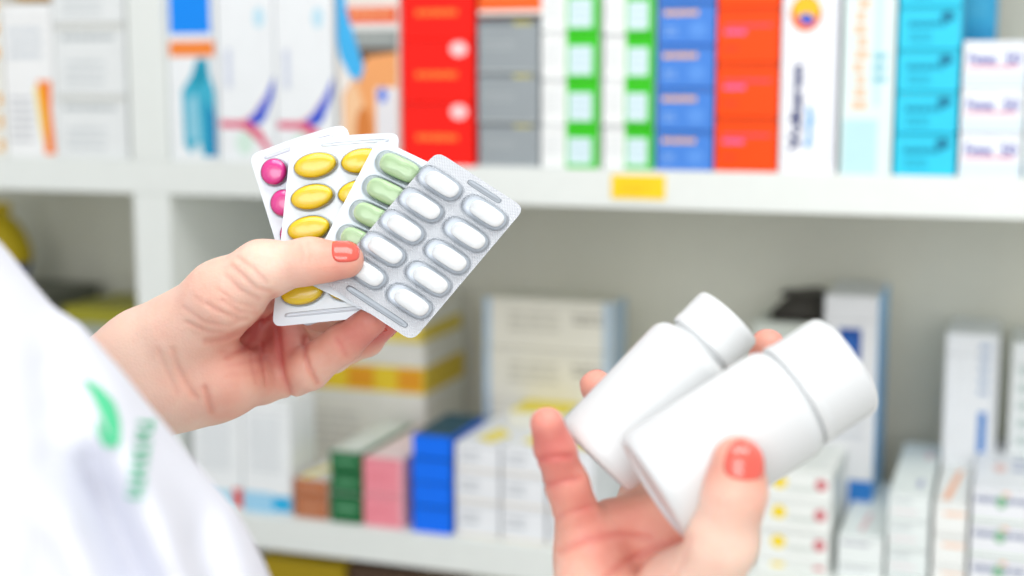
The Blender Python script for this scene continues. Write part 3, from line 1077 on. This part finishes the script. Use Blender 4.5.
# ---------------- left hand, holding the fan of blister packs
L_ELB = np.array((-405., -185., 770.), f32)
LW = [cmm(142, 351, 724), cmm(160, 392, 724)]
lh = {
    'thumb': [(186, 332, 716, 21), (224, 298, 704, 18.5), (262, 270, 695, 13.6), (310, 261, 689.5, 10.2), (346, 259, 689, 8.3)],
    'index': [(268, 296, 768, 11), (330, 290, 778, 9.5), (352, 276, 760, 8.5), (358, 262, 741, 7.6)],
    'middle': [(280, 320, 772, 11), (342, 322, 780, 9.7), (368, 302, 760, 8.6), (374, 287, 737, 7.6)],
    'ring': [(282, 347, 768, 11), (332, 354, 764, 9.8), (366, 339, 745, 8.8), (384, 323, 728, 7.6)],
    'pinky': [(268, 374, 752, 12), (308, 368, 732, 11.2), (343, 343, 722, 9.6), (370, 322, 714, 7.9)],
}
LH = {k: [c3(j) for j in v] for k, v in lh.items()}
L_cre = [  # creases: polyline, depth limit, amplitude mm, width px
    ([(274, 296), (266, 314), (247, 330), (226, 339), (206, 342)], 760, 1.2, 3.0),
    ([(186, 322), (206, 331), (229, 334), (247, 327)], 760, .7, 2.0),
    ([(184, 308), (204, 322), (228, 326), (246, 318)], 760, .55, 2.0),
    ([(232, 266), (243, 276), (256, 288), (270, 291)], 760, .9, 2.2),
    ([(238, 258), (252, 268), (266, 282)], 760, .7, 2.2),
    ([(226, 276), (240, 290), (258, 299)], 760, .6, 2.0),
    ([(222, 300), (240, 312), (256, 314)], 760, .6, 2.0),
    ([(208, 304), (232, 318), (250, 321)], 760, .5, 2.0),
    ([(216, 288), (234, 302), (254, 308)], 760, .5, 2.0),
    ([(196, 298), (214, 310), (236, 316)], 760, .4, 2.0),
    ([(172, 350), (178, 368), (186, 384), (196, 398)], 760, .7, 3.0),
    ([(205, 388), (207, 398), (211, 411)], 760, 1.1, 2.8),
    ([(158, 350), (165, 368), (176, 392)], 760, .4, 2.6),
    ([(262, 318), (255, 334), (244, 348), (226, 358)], 790, .8, 2.0),
    ([(222, 352), (240, 352), (256, 346)], 790, .4, 1.8),
    ([(262, 344), (262, 362), (266, 384)], 790, .7, 1.8),
    ([(250, 350), (252, 366), (256, 382)], 790, .4, 1.8),
    ([(277, 326), (280, 350), (284, 374), (292, 397)], 790, 1.5, 2.4),
    ([(305, 338), (305, 354), (309, 368), (317, 382)], 790, 1.6, 2.4),
    ([(228, 366), (246, 362), (268, 358)], 790, .4, 1.8),
    ([(226, 376), (244, 374), (262, 371)], 790, .3, 1.8),
    ([(308, 244), (310, 252), (309, 262)], 790, .4, 1.8),
    ([(300, 246), (302, 254), (301, 262)], 790, .3, 1.8),
    ([(336, 338), (341, 346), (347, 356)], 790, .6, 2.0),
]


def left_hand(P):
    fing = None
    for k in ('index', 'middle', 'ring', 'pinky'):
        s = chain(P, LH[k], 4)
        fing = s if fing is None else smin(fing, s, 1.6)
    a, b = LW
    palm = None
    for k, t in (('index', .05), ('middle', .35), ('ring', .68), ('pinky', 1.0)):
        w0 = a + (b - a) * t + (cmm(206, 358, 726) - cmm(151, 371, 724)) * .35
        s = seg(P, w0, LH[k][0][0], 15.5, LH[k][0][1] + 1.2)
        palm = s if palm is None else smin(palm, s, 9)
    # flesh of the little finger side, then of the thumb
    palm = smin(palm, chain(P, [c3(q) for q in ((196, 386, 722, 16), (228, 380, 720, 16.5), (262, 378, 738, 13.5))], 6), 9)
    palm = smin(palm, chain(P, [c3(q) for q in ((262, 300, 748, 10), (250, 300, 726, 11), (240, 296, 712, 12))], 6), 9)
    palm = smin(palm, chain(P, [c3(q) for q in ((287, 340, 752, 11.5), (291, 358, 744, 12.5), (293, 374, 740, 11.5))], 4), 5)
    th = chain(P, LH['thumb'], 7)
    th = smin(th, seg(P, cmm(345, 262, 688.5), cmm(330, 267, 688), 6.6, 6.0), 5)
    d = smin(palm, fing, 5)
    d = smin(d, th, 7)
    # wrist and forearm
    ax = (L_ELB - (a + b) / 2)
    off = (b - a) / 2
    arm = smin(seg(P, a, L_ELB - off * 1.0, 19, 36), seg(P, b, L_ELB + off * 1.0, 18.5, 36), 16)
    wr = smin(seg(P, a, cmm(186, 338, 722), 19, 19), seg(P, b, cmm(206, 390, 722), 18.5, 15.5), 16)
    d = smin(d, smin(arm, wr, 12), 14)
    near = np.abs(d) < 5
    if near.any():
        Q = P[near]
        dd = d[near]
        for pts, zl, amp, wd in L_cre:
            m = polydist(Q, pts)
            dd = dd + amp * .8 * np.exp(-(m / wd) ** 2) * (Q[:, 2] < zl)
        d = d.copy()
        d[near] = dd
    return d


# ---------------- right hand, holding the bottles
RW = [cmm(618, 690, 588), cmm(668, 692, 584)]
R_ELB = np.array((-100., -268., 470.), f32)
rh = {
    'thumb': [(672, 650, 578, 20), (698, 588, 560, 16), (722, 542, 539, 12.4), (735, 494, 532, 10.7), (738, 462, 530, 9.6)],
    'index': [(712, 528, 600, 12.5), (742, 440, 638, 9.6), (762, 378, 645, 8.6), (768, 346, 636, 7.6)],
    'middle': [(672, 522, 610, 12.5), (688, 440, 650, 10), (688, 392, 655, 9), (686, 362, 648, 8)],
    'ring': [(634, 530, 612, 12), (652, 462, 648, 9.6), (612, 412, 648, 8.6), (597, 387, 638, 7.6)],
    'pinky': [(588, 548, 600, 11.8), (567, 484, 588, 8.6), (555, 450, 581, 7.9), (547, 424, 576, 6.9)],
}
RH = {k: [c3(j) for j in v] for k, v in rh.items()}
R_cre = [
    ([(536, 460), (552, 457), (570, 456)], 640, 1.0, 2.6),
    ([(540, 486), (558, 482), (580, 478)], 640, .9, 2.6),
    ([(552, 520), (570, 512), (592, 506)], 640, .7, 2.6),
    ([(560, 552), (585, 540), (620, 534), (650, 538)], 640, .9, 3.0),
    ([(590, 590), (625, 562), (655, 548), (682, 540)], 640, 1.0, 3.2),
    ([(672, 580), (684, 560), (690, 538)], 640, .8, 3.0),
    ([(712, 502), (728, 505), (752, 500)], 560, .3, 2.5),
]


def right_hand(P):
    fing = None
    for k in ('index', 'middle', 'ring', 'pinky'):
        s = chain(P, RH[k], 4)
        fing = s if fing is None else smin(fing, s, 1.6)
    a, b = RW
    palm = None
    for k, t in (('index', 1.0), ('middle', .68), ('ring', .33), ('pinky', 0.0)):
        s = seg(P, a + (b - a) * t, RH[k][0][0], 15.5, RH[k][0][1] + 1.0)
        palm = s if palm is None else smin(palm, s, 9)
    palm = smin(palm, chain(P, [c3(q) for q in ((612, 650, 580, 17), (596, 600, 584, 17), (590, 565, 592, 14))], 6), 10)
    palm = smin(palm, chain(P, [c3(q) for q in ((592, 532, 602, 10.5), (612, 526, 606, 10.5), (640, 522, 608, 10.5))], 4), 8)
    palm = smin(palm, chain(P, [c3(q) for q in ((712, 545, 590, 11), (712, 562, 572, 12), (708, 570, 562, 12))], 6), 9)
    th = chain(P, RH['thumb'], 7)
    th = smin(th, chain(P, [c3(q) for q in ((664, 630, 574, 19), (676, 590, 570, 16))], 6), 9)
    d = smin(palm, fing, 5)
    d = smin(d, th, 7)
    off = (b - a) / 2
    arm = smin(seg(P, a, R_ELB - off, 18.5, 36), seg(P, b, R_ELB + off, 18.5, 36), 16)
    d = smin(d, arm, 14)
    near = np.abs(d) < 5
    if near.any():
        Q = P[near]
        dd = d[near]
        for pts, zl, amp, wd in R_cre:
            m = polydist(Q, pts)
            dd = dd + amp * .8 * np.exp(-(m / wd) ** 2) * (Q[:, 2] < zl)
        d = d.copy()
        d[near] = dd
    return d


# ---------------- the rest of the body, in camera millimetres too
RS = np.array((-330., 40., 520.), f32)
LS = np.array((-420., 75., 850.), f32)
upv = np.array(world2cam(np.array((0, 0, 1.0)) + CAM), f32) / 1000.0      # world up
mid = (RS + LS) / 2
sh = (LS - RS) / np.linalg.norm(LS - RS)
fw = np.cross(sh, upv)
fw = fw / np.linalg.norm(fw)
if fw[0] < 0:
    fw = -fw
floor_h = float(cam2world(mid)[2]) * 1000.0                                # height of the shoulder line


def bp(s, f, u):
    """body point: s across (left positive), f forward, u up from the shoulder line, mm"""
    return (mid + sh * s + fw * f + upv * u).astype(f32)


def body(P):
    d = None
    for s in (-1, 1):
        t = chain(P, [(bp(95 * s, -10, -70), 85), (bp(80 * s, 5, -200), 92), (bp(70 * s, 5, -330), 82), (bp(80 * s, -5, -470), 95)], 30)
        d = t if d is None else smin(d, t, 60)
    for s, S_, E in ((-1, RS, R_ELB), (1, LS, L_ELB)):
        d = smin(d, chain(P, [(bp(60 * s, 0, -15), 48), (S_, 50), (E, 38)], 20), 30)
    d = smin(d, chain(P, [(bp(0, -10, -20), 55), (bp(0, 10, 80), 50), (bp(0, 20, 120), 50)], 20), 30)
    # head
    hd = ellipsoid(P, bp(0, 28, 205), np.array((72, 72, 72), f32) * 1.28)
    hd = smin(hd, chain(P, [(bp(0, 45, 165), 62), (bp(0, 78, 110), 34)], 20), 30)
    d = smin(d, hd, 18)
    d = smin(d, chain(P, [(bp(0, 112, 212), 7), (bp(0, 131, 178), 9)], 4), 9)
    d = smin(d, chain(P, [(bp(-18, 116, 140), 5), (bp(18, 116, 140), 5)], 3), 5)
    d = smin(d, chain(P, [(bp(-15, 113, 130), 6), (bp(15, 113, 130), 6)], 3), 5)
    for s in (-1, 1):
        d = smax(d, -ellipsoid(P, bp(32 * s, 122, 204), (17, 17, 17)), 10)
        d = smin(d, ellipsoid(P, bp(88 * s, 22, 190), (14, 22, 22)), 6)
    # legs and feet
    for s in (-1, 1):
        d = smin(d, chain(P, [(bp(80 * s, -5, -480), 88), (bp(88 * s, 5, -floor_h + 480), 56), (bp(90 * s, -15, -floor_h + 80), 38)], 30), 30)
        d = smin(d, chain(P, [(bp(90 * s, -25, -floor_h + 40), 34), (bp(100 * s, 130, -floor_h + 26), 24)], 10), 20)
    return d


# ---------------- lab coat
C_ELB = np.array((-96., -262., 462.), f32)
EDGE = [(-70, 170), (0, 239), (40, 270), (76, 304), (97, 341), (138, 393), (175, 434), (226, 483), (262, 531), (281, 578), (320, 660)]
folds = [([(-20, 400), (40, 440), (90, 505), (130, 600)], 26, 12), ([(72, 372), (84, 430), (104, 490), (150, 590)], 20, 9),
         ([(-20, 500), (30, 530), (60, 600)], 22, 9), ([(150, 470), (190, 520), (215, 600)], 20, 6), ([(-10, 300), (30, 330), (60, 400)], 24, 7)]


def coat_core(P):
    # right sleeve: its outer contour follows the shoulder-to-elbow line
    d = chain(P, [(cmm(-250, 345, 500), 72), (cmm(-142, 458, 495), 75), (cmm(-32, 572, 485), 76), (cmm(44, 676, 475), 73), (C_ELB, 58)], 25)
    d = smin(d, chain(P, [(cmm(-250, 345, 500), 72), (RS + np.array((-10, 5, 20), f32), 66), (bp(-60, 0, -20), 62)], 25), 40)
    fa = RW[0] * .38 + R_ELB * .62
    d = smin(d, chain(P, [(C_ELB, 58), (fa.astype(f32), 50)], 20), 25)
    fl = np.asarray(LW[0] + LW[1], f32) / 2 * .52 + L_ELB * .48
    d = smin(d, chain(P, [(bp(60, 0, -20), 62), (LS, 64), (L_ELB, 58), (fl.astype(f32), 52)], 25), 40)
    for s in (-1, 1):
        t = chain(P, [(bp(95 * s, -8, -75), 98), (bp(82 * s, 8, -200), 106), (bp(74 * s, 5, -330), 100), (bp(86 * s, -5, -480), 120), (bp(100 * s, -5, -820), 132)], 30)
        d = smin(d, t, 60)
    d = smax(d, -(bp(0, 0, -860) - P) @ (-upv) * 1.0, 6)
    # neck opening
    d = smax(d, -chain(P, [(bp(0, 20, -10), 50), (bp(0, 40, 120), 72)], 10), 8)
    return d


def coat(P):
    d = coat_core(P)
    near = np.abs(d) < 30
    if near.any():
        Q = P[near]
        dd = d[near]
        fr = np.clip((620 - Q[:, 2]) / 60, 0, 1)
        for pts, wd, amp in folds:
            m = polydist(Q, pts)
            ppx = Q[:, 0] / Q[:, 2] * F + 512 - pts[0][0]
            ppy = 288 - Q[:, 1] / Q[:, 2] * F - pts[0][1]
            tp = np.clip(np.hypot(ppx, ppy) / 90, 0, 1)
            dd = dd + tp * tp * fr * amp * (np.exp(-(m / wd) ** 2) - .35 * np.exp(-((m - wd * 1.9) / wd) ** 2))
        s = np.sin(Q[:, 1] * .045 + np.sin(Q[:, 2] * .03) * 1.5) * np.sin(Q[:, 2] * .04 + Q[:, 0] * .02)
        dd = dd + 1.6 * s
        d = d.copy()
        d[near] = dd
    # cuffs are open: the arm leaves a hollow sleeve
    for W_, E in ((np.asarray(RW[0] + RW[1], f32) / 2, R_ELB), (np.asarray(LW[0] + LW[1], f32) / 2, L_ELB)):
        d = smax(d, -seg(P, E * .5 + W_ * .5, W_, 40, 44), 4)
    return d


# ---------------- skin
def skin_material():
    m, nt, N, L, b = nodes_of('skin')
    at_ = N.new('ShaderNodeAttribute')
    at_.attribute_name = 'flush'
    tc = N.new('ShaderNodeTexCoord')
    n1 = N.new('ShaderNodeTexNoise')
    n1.inputs['Scale'].default_value = 55
    n1.inputs['Detail'].default_value = 5
    n2 = N.new('ShaderNodeTexVoronoi')
    n2.inputs['Scale'].default_value = 700
    n3 = N.new('ShaderNodeTexNoise')
    n3.inputs['Scale'].default_value = 320
    n3.inputs['Detail'].default_value = 3
    for n in (n1, n2, n3):
        L.new(tc.outputs['Object'], n.inputs['Vector'])
    ad = N.new('ShaderNodeMath')
    ad.operation = 'MULTIPLY_ADD'
    L.new(n1.outputs['Fac'], ad.inputs[0])
    ad.inputs[1].default_value = .55
    sb = N.new('ShaderNodeMath')
    sb.operation = 'SUBTRACT'
    L.new(at_.outputs['Fac'], sb.inputs[0])
    sb.inputs[1].default_value = .28
    L.new(sb.outputs[0], ad.inputs[2])
    rp = N.new('ShaderNodeValToRGB')
    rp.color_ramp.elements[0].position = 0
    rp.color_ramp.elements[0].color = lin(SKIN[0])
    rp.color_ramp.elements[1].position = 1
    rp.color_ramp.elements[1].color = lin(SKIN[2])
    e = rp.color_ramp.elements.new(.45)
    e.color = lin(SKIN[1])
    L.new(ad.outputs[0], rp.inputs['Fac'])
    L.new(rp.outputs['Color'], b.inputs['Base Color'])
    b.inputs['Roughness'].default_value = .47
    b.inputs['Subsurface Weight'].default_value = .25
    b.inputs['Subsurface Radius'].default_value = (1.0, .35, .2)
    b.inputs['Subsurface Scale'].default_value = .004
    b1 = N.new('ShaderNodeBump')
    b1.inputs['Strength'].default_value = .12
    b1.inputs['Distance'].default_value = .0006
    L.new(n2.outputs['Distance'], b1.inputs['Height'])
    b2 = N.new('ShaderNodeBump')
    b2.inputs['Strength'].default_value = .12
    b2.inputs['Distance'].default_value = .0008
    L.new(n3.outputs['Fac'], b2.inputs['Height'])
    L.new(b1.outputs['Normal'], b2.inputs['Normal'])
    L.new(b2.outputs['Normal'], b.inputs['Normal'])
    return m


SKIN = ('#f6d2bf', '#e9ab97', '#d3726a')
M_skin = skin_material()
M_coat = plain('white_cotton', '#d8dae3', .9, bump=.1, bscale=900)
M_nail = plain('coral_polish', '#e85b4b', .2, coat=1.0)


def bounds(pts, pad):
    Q = np.array(pts)
    return Q.min(0) - pad, Q.max(0) + pad


def cut_axis(fn, W_, E, t):
    """keep only the hand side of a forearm (the rest lies inside the sleeve)"""
    a = (E - W_) / np.linalg.norm(E - W_)
    p = (W_ + (E - W_) * t).astype(f32)
    return lambda P: np.maximum(fn(P), (P - p) @ a.astype(f32))


Lmid = (np.asarray(LW[0] + LW[1]) / 2).astype(f32)
Rmid = (np.asarray(RW[0] + RW[1]) / 2).astype(f32)
lf = cut_axis(left_hand, Lmid, L_ELB, .62)
rf = cut_axis(right_hand, Rmid, R_ELB, .62)
lp = [j[0] for v in LH.values() for j in v] + [LW[0], LW[1], Lmid + (L_ELB - Lmid) * .62]
rp_ = [j[0] for v in RH.values() for j in v] + [RW[0], RW[1], Rmid + (R_ELB - Rmid) * .62]
HRES = 1.0
parts = []
for fn, pts in ((lf, lp), (rf, rp_)):
    lo, hi = bounds(pts, 34)
    parts.append(surface_nets(fn, lo, hi, HRES))
blo = np.minimum.reduce([bp(s, f, u) for s in (-330, 330) for f in (-190, 190) for u in (330, -floor_h)]) - 30
bhi = np.maximum.reduce([bp(s, f, u) for s in (-330, 330) for f in (-190, 190) for u in (330, -floor_h)]) + 30
for q in (R_ELB, L_ELB):
    blo = np.minimum(blo, q - 60)
    bhi = np.maximum(bhi, q + 60)
parts.append(surface_nets(body, blo, bhi, 6.0))
V, Fq, n0 = [], [], 0
for v, f in parts:
    V.append(v)
    Fq.append(f + n0)
    n0 += len(v)
V = np.vstack(V)
Fq = np.vstack(Fq)
origin = cam2world(bp(0, 0, -floor_h))
person = np_mesh('person', cam2world(V) - origin, Fq, M_skin)
person.location = origin
tag(person, 'person in a white lab coat holding blister packs and two white bottles', 'person')
# colour of the skin: redder towards the fingertips, the pads and the folds
flush = np.zeros(len(V), f32)
blobs = []
for H in (LH, RH):
    for k, v in H.items():
        blobs.append((v[-1][0], 16, .55))
        if len(v) > 3:
            blobs.append((v[-2][0], 13, .18))
for q, r, a in (((228, 378, 712), 26, .3), ((292, 350, 740), 24, .35), ((262, 318, 745), 22, .45), ((350, 340, 720), 20, .25), ((215, 300, 690), 30, .12), ((250, 350, 730), 26, .2),
                ((600, 520, 590), 30, .35), ((560, 470, 580), 22, .3), ((670, 545, 590), 26, .3), ((600, 570, 570), 30, .15), ((740, 500, 520), 24, -.05)):
    blobs.append((cmm(*q), r, a))
for c, r, a in blobs:
    flush += 1.25 * a * np.exp(-(np.linalg.norm(V - c, axis=1) / r) ** 2).astype(f32)
for cre in (L_cre, R_cre):
    for pts, zl, amp, wd in cre:
        m = V[:, 2] < zl
        flush[m] += (.2 * amp * np.exp(-(polydist(V[m].astype(f32), pts) / (wd * 1.5)) ** 2)).astype(f32)
at_ = person.data.attributes.new('flush', 'FLOAT', 'POINT')
nv_ = len(person.data.vertices)
at_.data.foreach_set('value', flush[:nv_])


# ---------------- nails: small curved plates set on the finger tips
def nail(fn, center, axis, normal, wid, ln, painted):
    axis = np.asarray(axis, float)
    axis = axis / np.linalg.norm(axis)
    normal = np.asarray(normal, float)
    normal = normal - axis * np.dot(normal, axis)
    normal /= np.linalg.norm(normal)
    side = np.cross(axis, normal)
    nu, nv = 15, 17
    s = np.linspace(-1, 1, nu)
    t = np.linspace(-1, 1, nv)
    S_, T_ = np.meshgrid(s, t, indexing='ij')
    # superellipse outline
    k = np.maximum(np.abs(S_), np.abs(T_)) / np.maximum((np.abs(S_) ** 3.2 + np.abs(T_) ** 3.2) ** (1 / 3.2), 1e-6)
    X, Y = S_ * k * wid / 2, T_ * k * ln / 2
    ang = X / (wid * .62)
    base = np.asarray(center, float) + Y[..., None] * axis + (np.sin(ang) * wid * .55)[..., None] * side
    dirn = -(np.cos(ang * .9)[..., None] * normal + np.sin(ang * .9)[..., None] * side)
    P0 = (base + normal * 1.0 - dirn * 9).reshape(-1, 3)
    hit = trace(fn, P0, dirn.reshape(-1, 3))
    edge = np.maximum(np.abs(S_), np.abs(T_)).ravel()
    lift = .55 - .45 * np.clip((edge - .75) / .25, 0, 1) ** 2
    top = hit - dirn.reshape(-1, 3) * lift[:, None]
    bot = hit + dirn.reshape(-1, 3) * .4
    v = np.vstack([top, bot])
    f = grid_faces(nu, nv)
    kk = nu * nv
    faces = [tuple(x) for x in f] + [tuple(q + kk for q in reversed(x)) for x in f]
    ring = [i * nv for i in range(nu)] + [(nu - 1) * nv + j for j in range(1, nv)] + [i * nv + nv - 1 for i in range(nu - 2, -1, -1)] + [j for j in range(nv - 2, 0, -1)]
    for a, b in zip(ring, ring[1:] + ring[:1]):
        faces.append((a, a + kk, b + kk, b))
    o = mesh_obj('fingernail', cam2world(v) - origin, faces, M_nail, person, smooth=True)
    return o


nail(left_hand, cmm(347.5, 257, 689), cmm(360, 257.5, 689) - cmm(330, 259, 689), (0, .66, -.75), 11.2, 13.0, True)
nail(right_hand, cmm(739.5, 453, 530), cmm(741, 440, 529) - cmm(735, 494, 534), (.24, .38, -.88), 10.8, 12.4, True)
for H, fn, ks in ((LH, left_hand, ('index', 'middle', 'ring', 'pinky')), (RH, right_hand, ('index', 'middle', 'ring', 'pinky'))):
    for k in ks:
        tip, dip, pip, mcp = H[k][-1][0], H[k][-2][0], H[k][-3][0], H[k][0][0]
        axd = tip - dip
        nor = np.array((0, 0, 1.0)) if H is RH else np.array((.3, -.1, .95))
        r = H[k][-1][1]
        nail(fn, tip, axd, nor, r * 1.35, r * 1.5, True)

# ---------------- coat mesh and its embroidery
clo, chi = bounds([RS, LS, R_ELB, L_ELB, C_ELB, bp(-260, -140, 60), bp(260, 150, 60), bp(-260, -160, -870), bp(260, 160, -870), Lmid, Rmid], 85)
cv, cf = surface_nets(coat, clo, chi, 3.2)
coat_o = np_mesh('lab_coat', cam2world(cv) - origin, cf, M_coat, person)
coat_o['label'] = 'white cotton lab coat with green embroidery'


def stitch(name, strokes, wd, col, res=3.0):
    """embroidered strokes given in the (px, py) frame, laid on the coat"""
    vs, fs = [], []
    for st in strokes:
        pts = np.array([q[:2] for q in st], float)
        ws = np.array([q[2] if len(q) > 2 else wd for q in st], float)
        L_ = np.r_[0, np.cumsum(np.hypot(*np.diff(pts, axis=0).T))]
        t = np.linspace(0, L_[-1], max(4, int(L_[-1] / res)))
        x, y, w_ = np.interp(t, L_, pts[:, 0]), np.interp(t, L_, pts[:, 1]), np.interp(t, L_, ws)
        tx, ty = np.gradient(x), np.gradient(y)
        n = np.hypot(tx, ty)
        nx, ny = -ty / n, tx / n
        rows = []
        for o in (-1, -.5, 0, .5, 1):
            rows.append(np.stack([x + nx * w_ * o / 2, y + ny * w_ * o / 2], -1))
        rows = np.stack(rows, 1)
        R_ = np.array([[cmm(a, b, 1.0) for a, b in r] for r in rows]).reshape(-1, 3)
        D = R_ / np.linalg.norm(R_, axis=1)[:, None]
        hit = trace(coat, D * 330, D)
        lift = np.tile(np.array((.8, 1.8, 2.0, 1.8, .8)), len(x))
        v = hit - D * lift[:, None]
        k = sum(len(q) for q in vs)
        vs.append(v)
        fs += [tuple(q + k for q in f) for f in grid_faces(len(x), 5)]
    return mesh_obj(name, cam2world(np.vstack(vs)) - origin, fs, plain('embroidery_thread', col, .6), coat_o, smooth=True)


stitch('embroidered_emblem', [[(85, 380, 3), (96, 390, 10), (107, 406, 17), (113, 422, 15), (116, 440, 9), (115, 448, 4)], [(98, 420, 3), (102, 434, 8), (109, 446, 9)]], 10, '#48c48c')
rnd = random.Random(3)
letters = []
for i in range(9):
    y0 = 422 + i * 9.2
    xo = 147 - i * 1.5
    a = [(xo - 9, y0 + rnd.uniform(-1, 1)), (xo - 3, y0 + rnd.uniform(-1, 2)), (xo + 3, y0 + 1), (xo + 8, y0 + rnd.uniform(-2, 1))]
    letters.append(a)
    if i % 2:
        letters.append([(xo - 8 + rnd.uniform(0, 9), y0 - 1), (xo - 7 + rnd.uniform(0, 9), y0 + 6)])
    if i % 3 == 0:
        letters.append([(xo + 5, y0), (xo + 6, y0 + 5)])
stitch('embroidered_lettering', letters, 3.6, '#45b88a', 2.0)

# hair, trousers, shoes, eyes: outside the frame but there
def hair(P):
    d = ellipsoid(P, bp(0, 12, 222), (102, 108, 102))
    d = smin(d, chain(P, [(bp(0, -70, 200), 52), (bp(0, -85, 110), 40), (bp(0, -82, 40), 26)], 20), 30)
    d = smax(d, -chain(P, [(bp(0, 120, 215), 62), (bp(0, 120, 120), 70)], 10), 10)
    return smax(d, ellipsoid(P, bp(0, 60, 130), (80, 80, 80)) * -1, 10)


hv, hf = surface_nets(hair, bp(0, 0, 150) - 240, bp(0, 0, 150) + 240, 6.0)
np_mesh('hair', cam2world(hv) - origin, hf, plain('dark_hair', '#2a1d17', .5, bump=.4, bscale=150), person)


def trousers(P):
    d = None
    for s in (-1, 1):
        t = chain(P, [(bp(78 * s, -5, -430), 100), (bp(82 * s, 2, -560), 100), (bp(88 * s, 5, -floor_h + 480), 72), (bp(90 * s, -12, -floor_h + 120), 58)], 30)
        d = t if d is None else smin(d, t, 25)
    return smax(d, -(P - bp(0, 0, -floor_h + 85)) @ upv, 6)


tl_, th_ = bounds([bp(s, f, u) for s in (-190, 190) for f in (-110, 110) for u in (-320, -floor_h + 40)], 10)
tv, tf = surface_nets(trousers, tl_, th_, 8.0)
np_mesh('trousers', cam2world(tv) - origin, tf, plain('navy_cloth', '#2a3242', .85), person)
for s in (-1, 1):
    fn = lambda P, s=s: smax(chain(P, [(bp(90 * s, -30, -floor_h + 44), 44), (bp(98 * s, 70, -floor_h + 38), 41), (bp(101 * s, 150, -floor_h + 32), 34)], 14), (bp(0, 0, -floor_h + 1) - P) @ upv, 5)
    sl, sh_ = bounds([bp(90 * s, -30, -floor_h + 40), bp(101 * s, 150, -floor_h + 40)], 75)
    sv, sf = surface_nets(fn, sl, sh_, 5.0)
    np_mesh('shoe', cam2world(sv) - origin, sf, plain('white_leather', '#e8e8e6', .45), person)
    bm = bmesh.new()
    bmesh.ops.create_uvsphere(bm, u_segments=20, v_segments=12, radius=.0118)
    e = bm_obj('eye', bm, plain('eye_white', '#ece8e4', .2), person, smooth=True, loc=Vector(cam2world(bp(32 * s, 108, 204)) - origin))
    bm = bmesh.new()
    bmesh.ops.create_uvsphere(bm, u_segments=16, v_segments=10, radius=.0062)
    bm_obj('iris', bm, plain('brown_iris', '#3a2417', .2), e, smooth=True, loc=Vector(cam2world(bp(32 * s, 115, 204)) - cam2world(bp(32 * s, 108, 204))))
# ------------------------------------------------------------------ light
def area(name, loc, target, size, power, col=(1, 1, 1), size_y=None):
    d = bpy.data.lights.new(name, 'AREA')
    d.energy = power
    d.color = col
    d.size = size
    if size_y:
        d.shape = 'RECTANGLE'
        d.size_y = size_y
    o = bpy.data.objects.new(name, d)
    COL.objects.link(o)
    o.location = loc
    o.rotation_euler = (Vector(target) - Vector(loc)).to_track_quat('-Z', 'Y').to_euler()
    return o


area('ceiling_panel_light', (0.25, 0.25, 2.75), (0.0, 1.0, 1.2), 1.8, 22, (1, .99, .97), 1.0)
area('front_key_light', (0.45, -2.1, 1.85), (-0.1, 1.2, 1.2), 2.2, 36, (1, .99, .98), 1.5)  # added soft lamp behind the camera for frontal brightness, not a window
w = bpy.data.worlds.new('world')
scn.world = w
w.use_nodes = True
bg = w.node_tree.nodes['Background']
bg.inputs['Color'].default_value = (.97, .98, 1.0, 1)
bg.inputs['Strength'].default_value = .72
scn.view_settings.view_transform = 'Standard'
scn.view_settings.look = 'None'
scn.view_settings.exposure = 0.0
scn.cycles.use_denoising = True
scn.cycles.transparent_max_bounces = 16
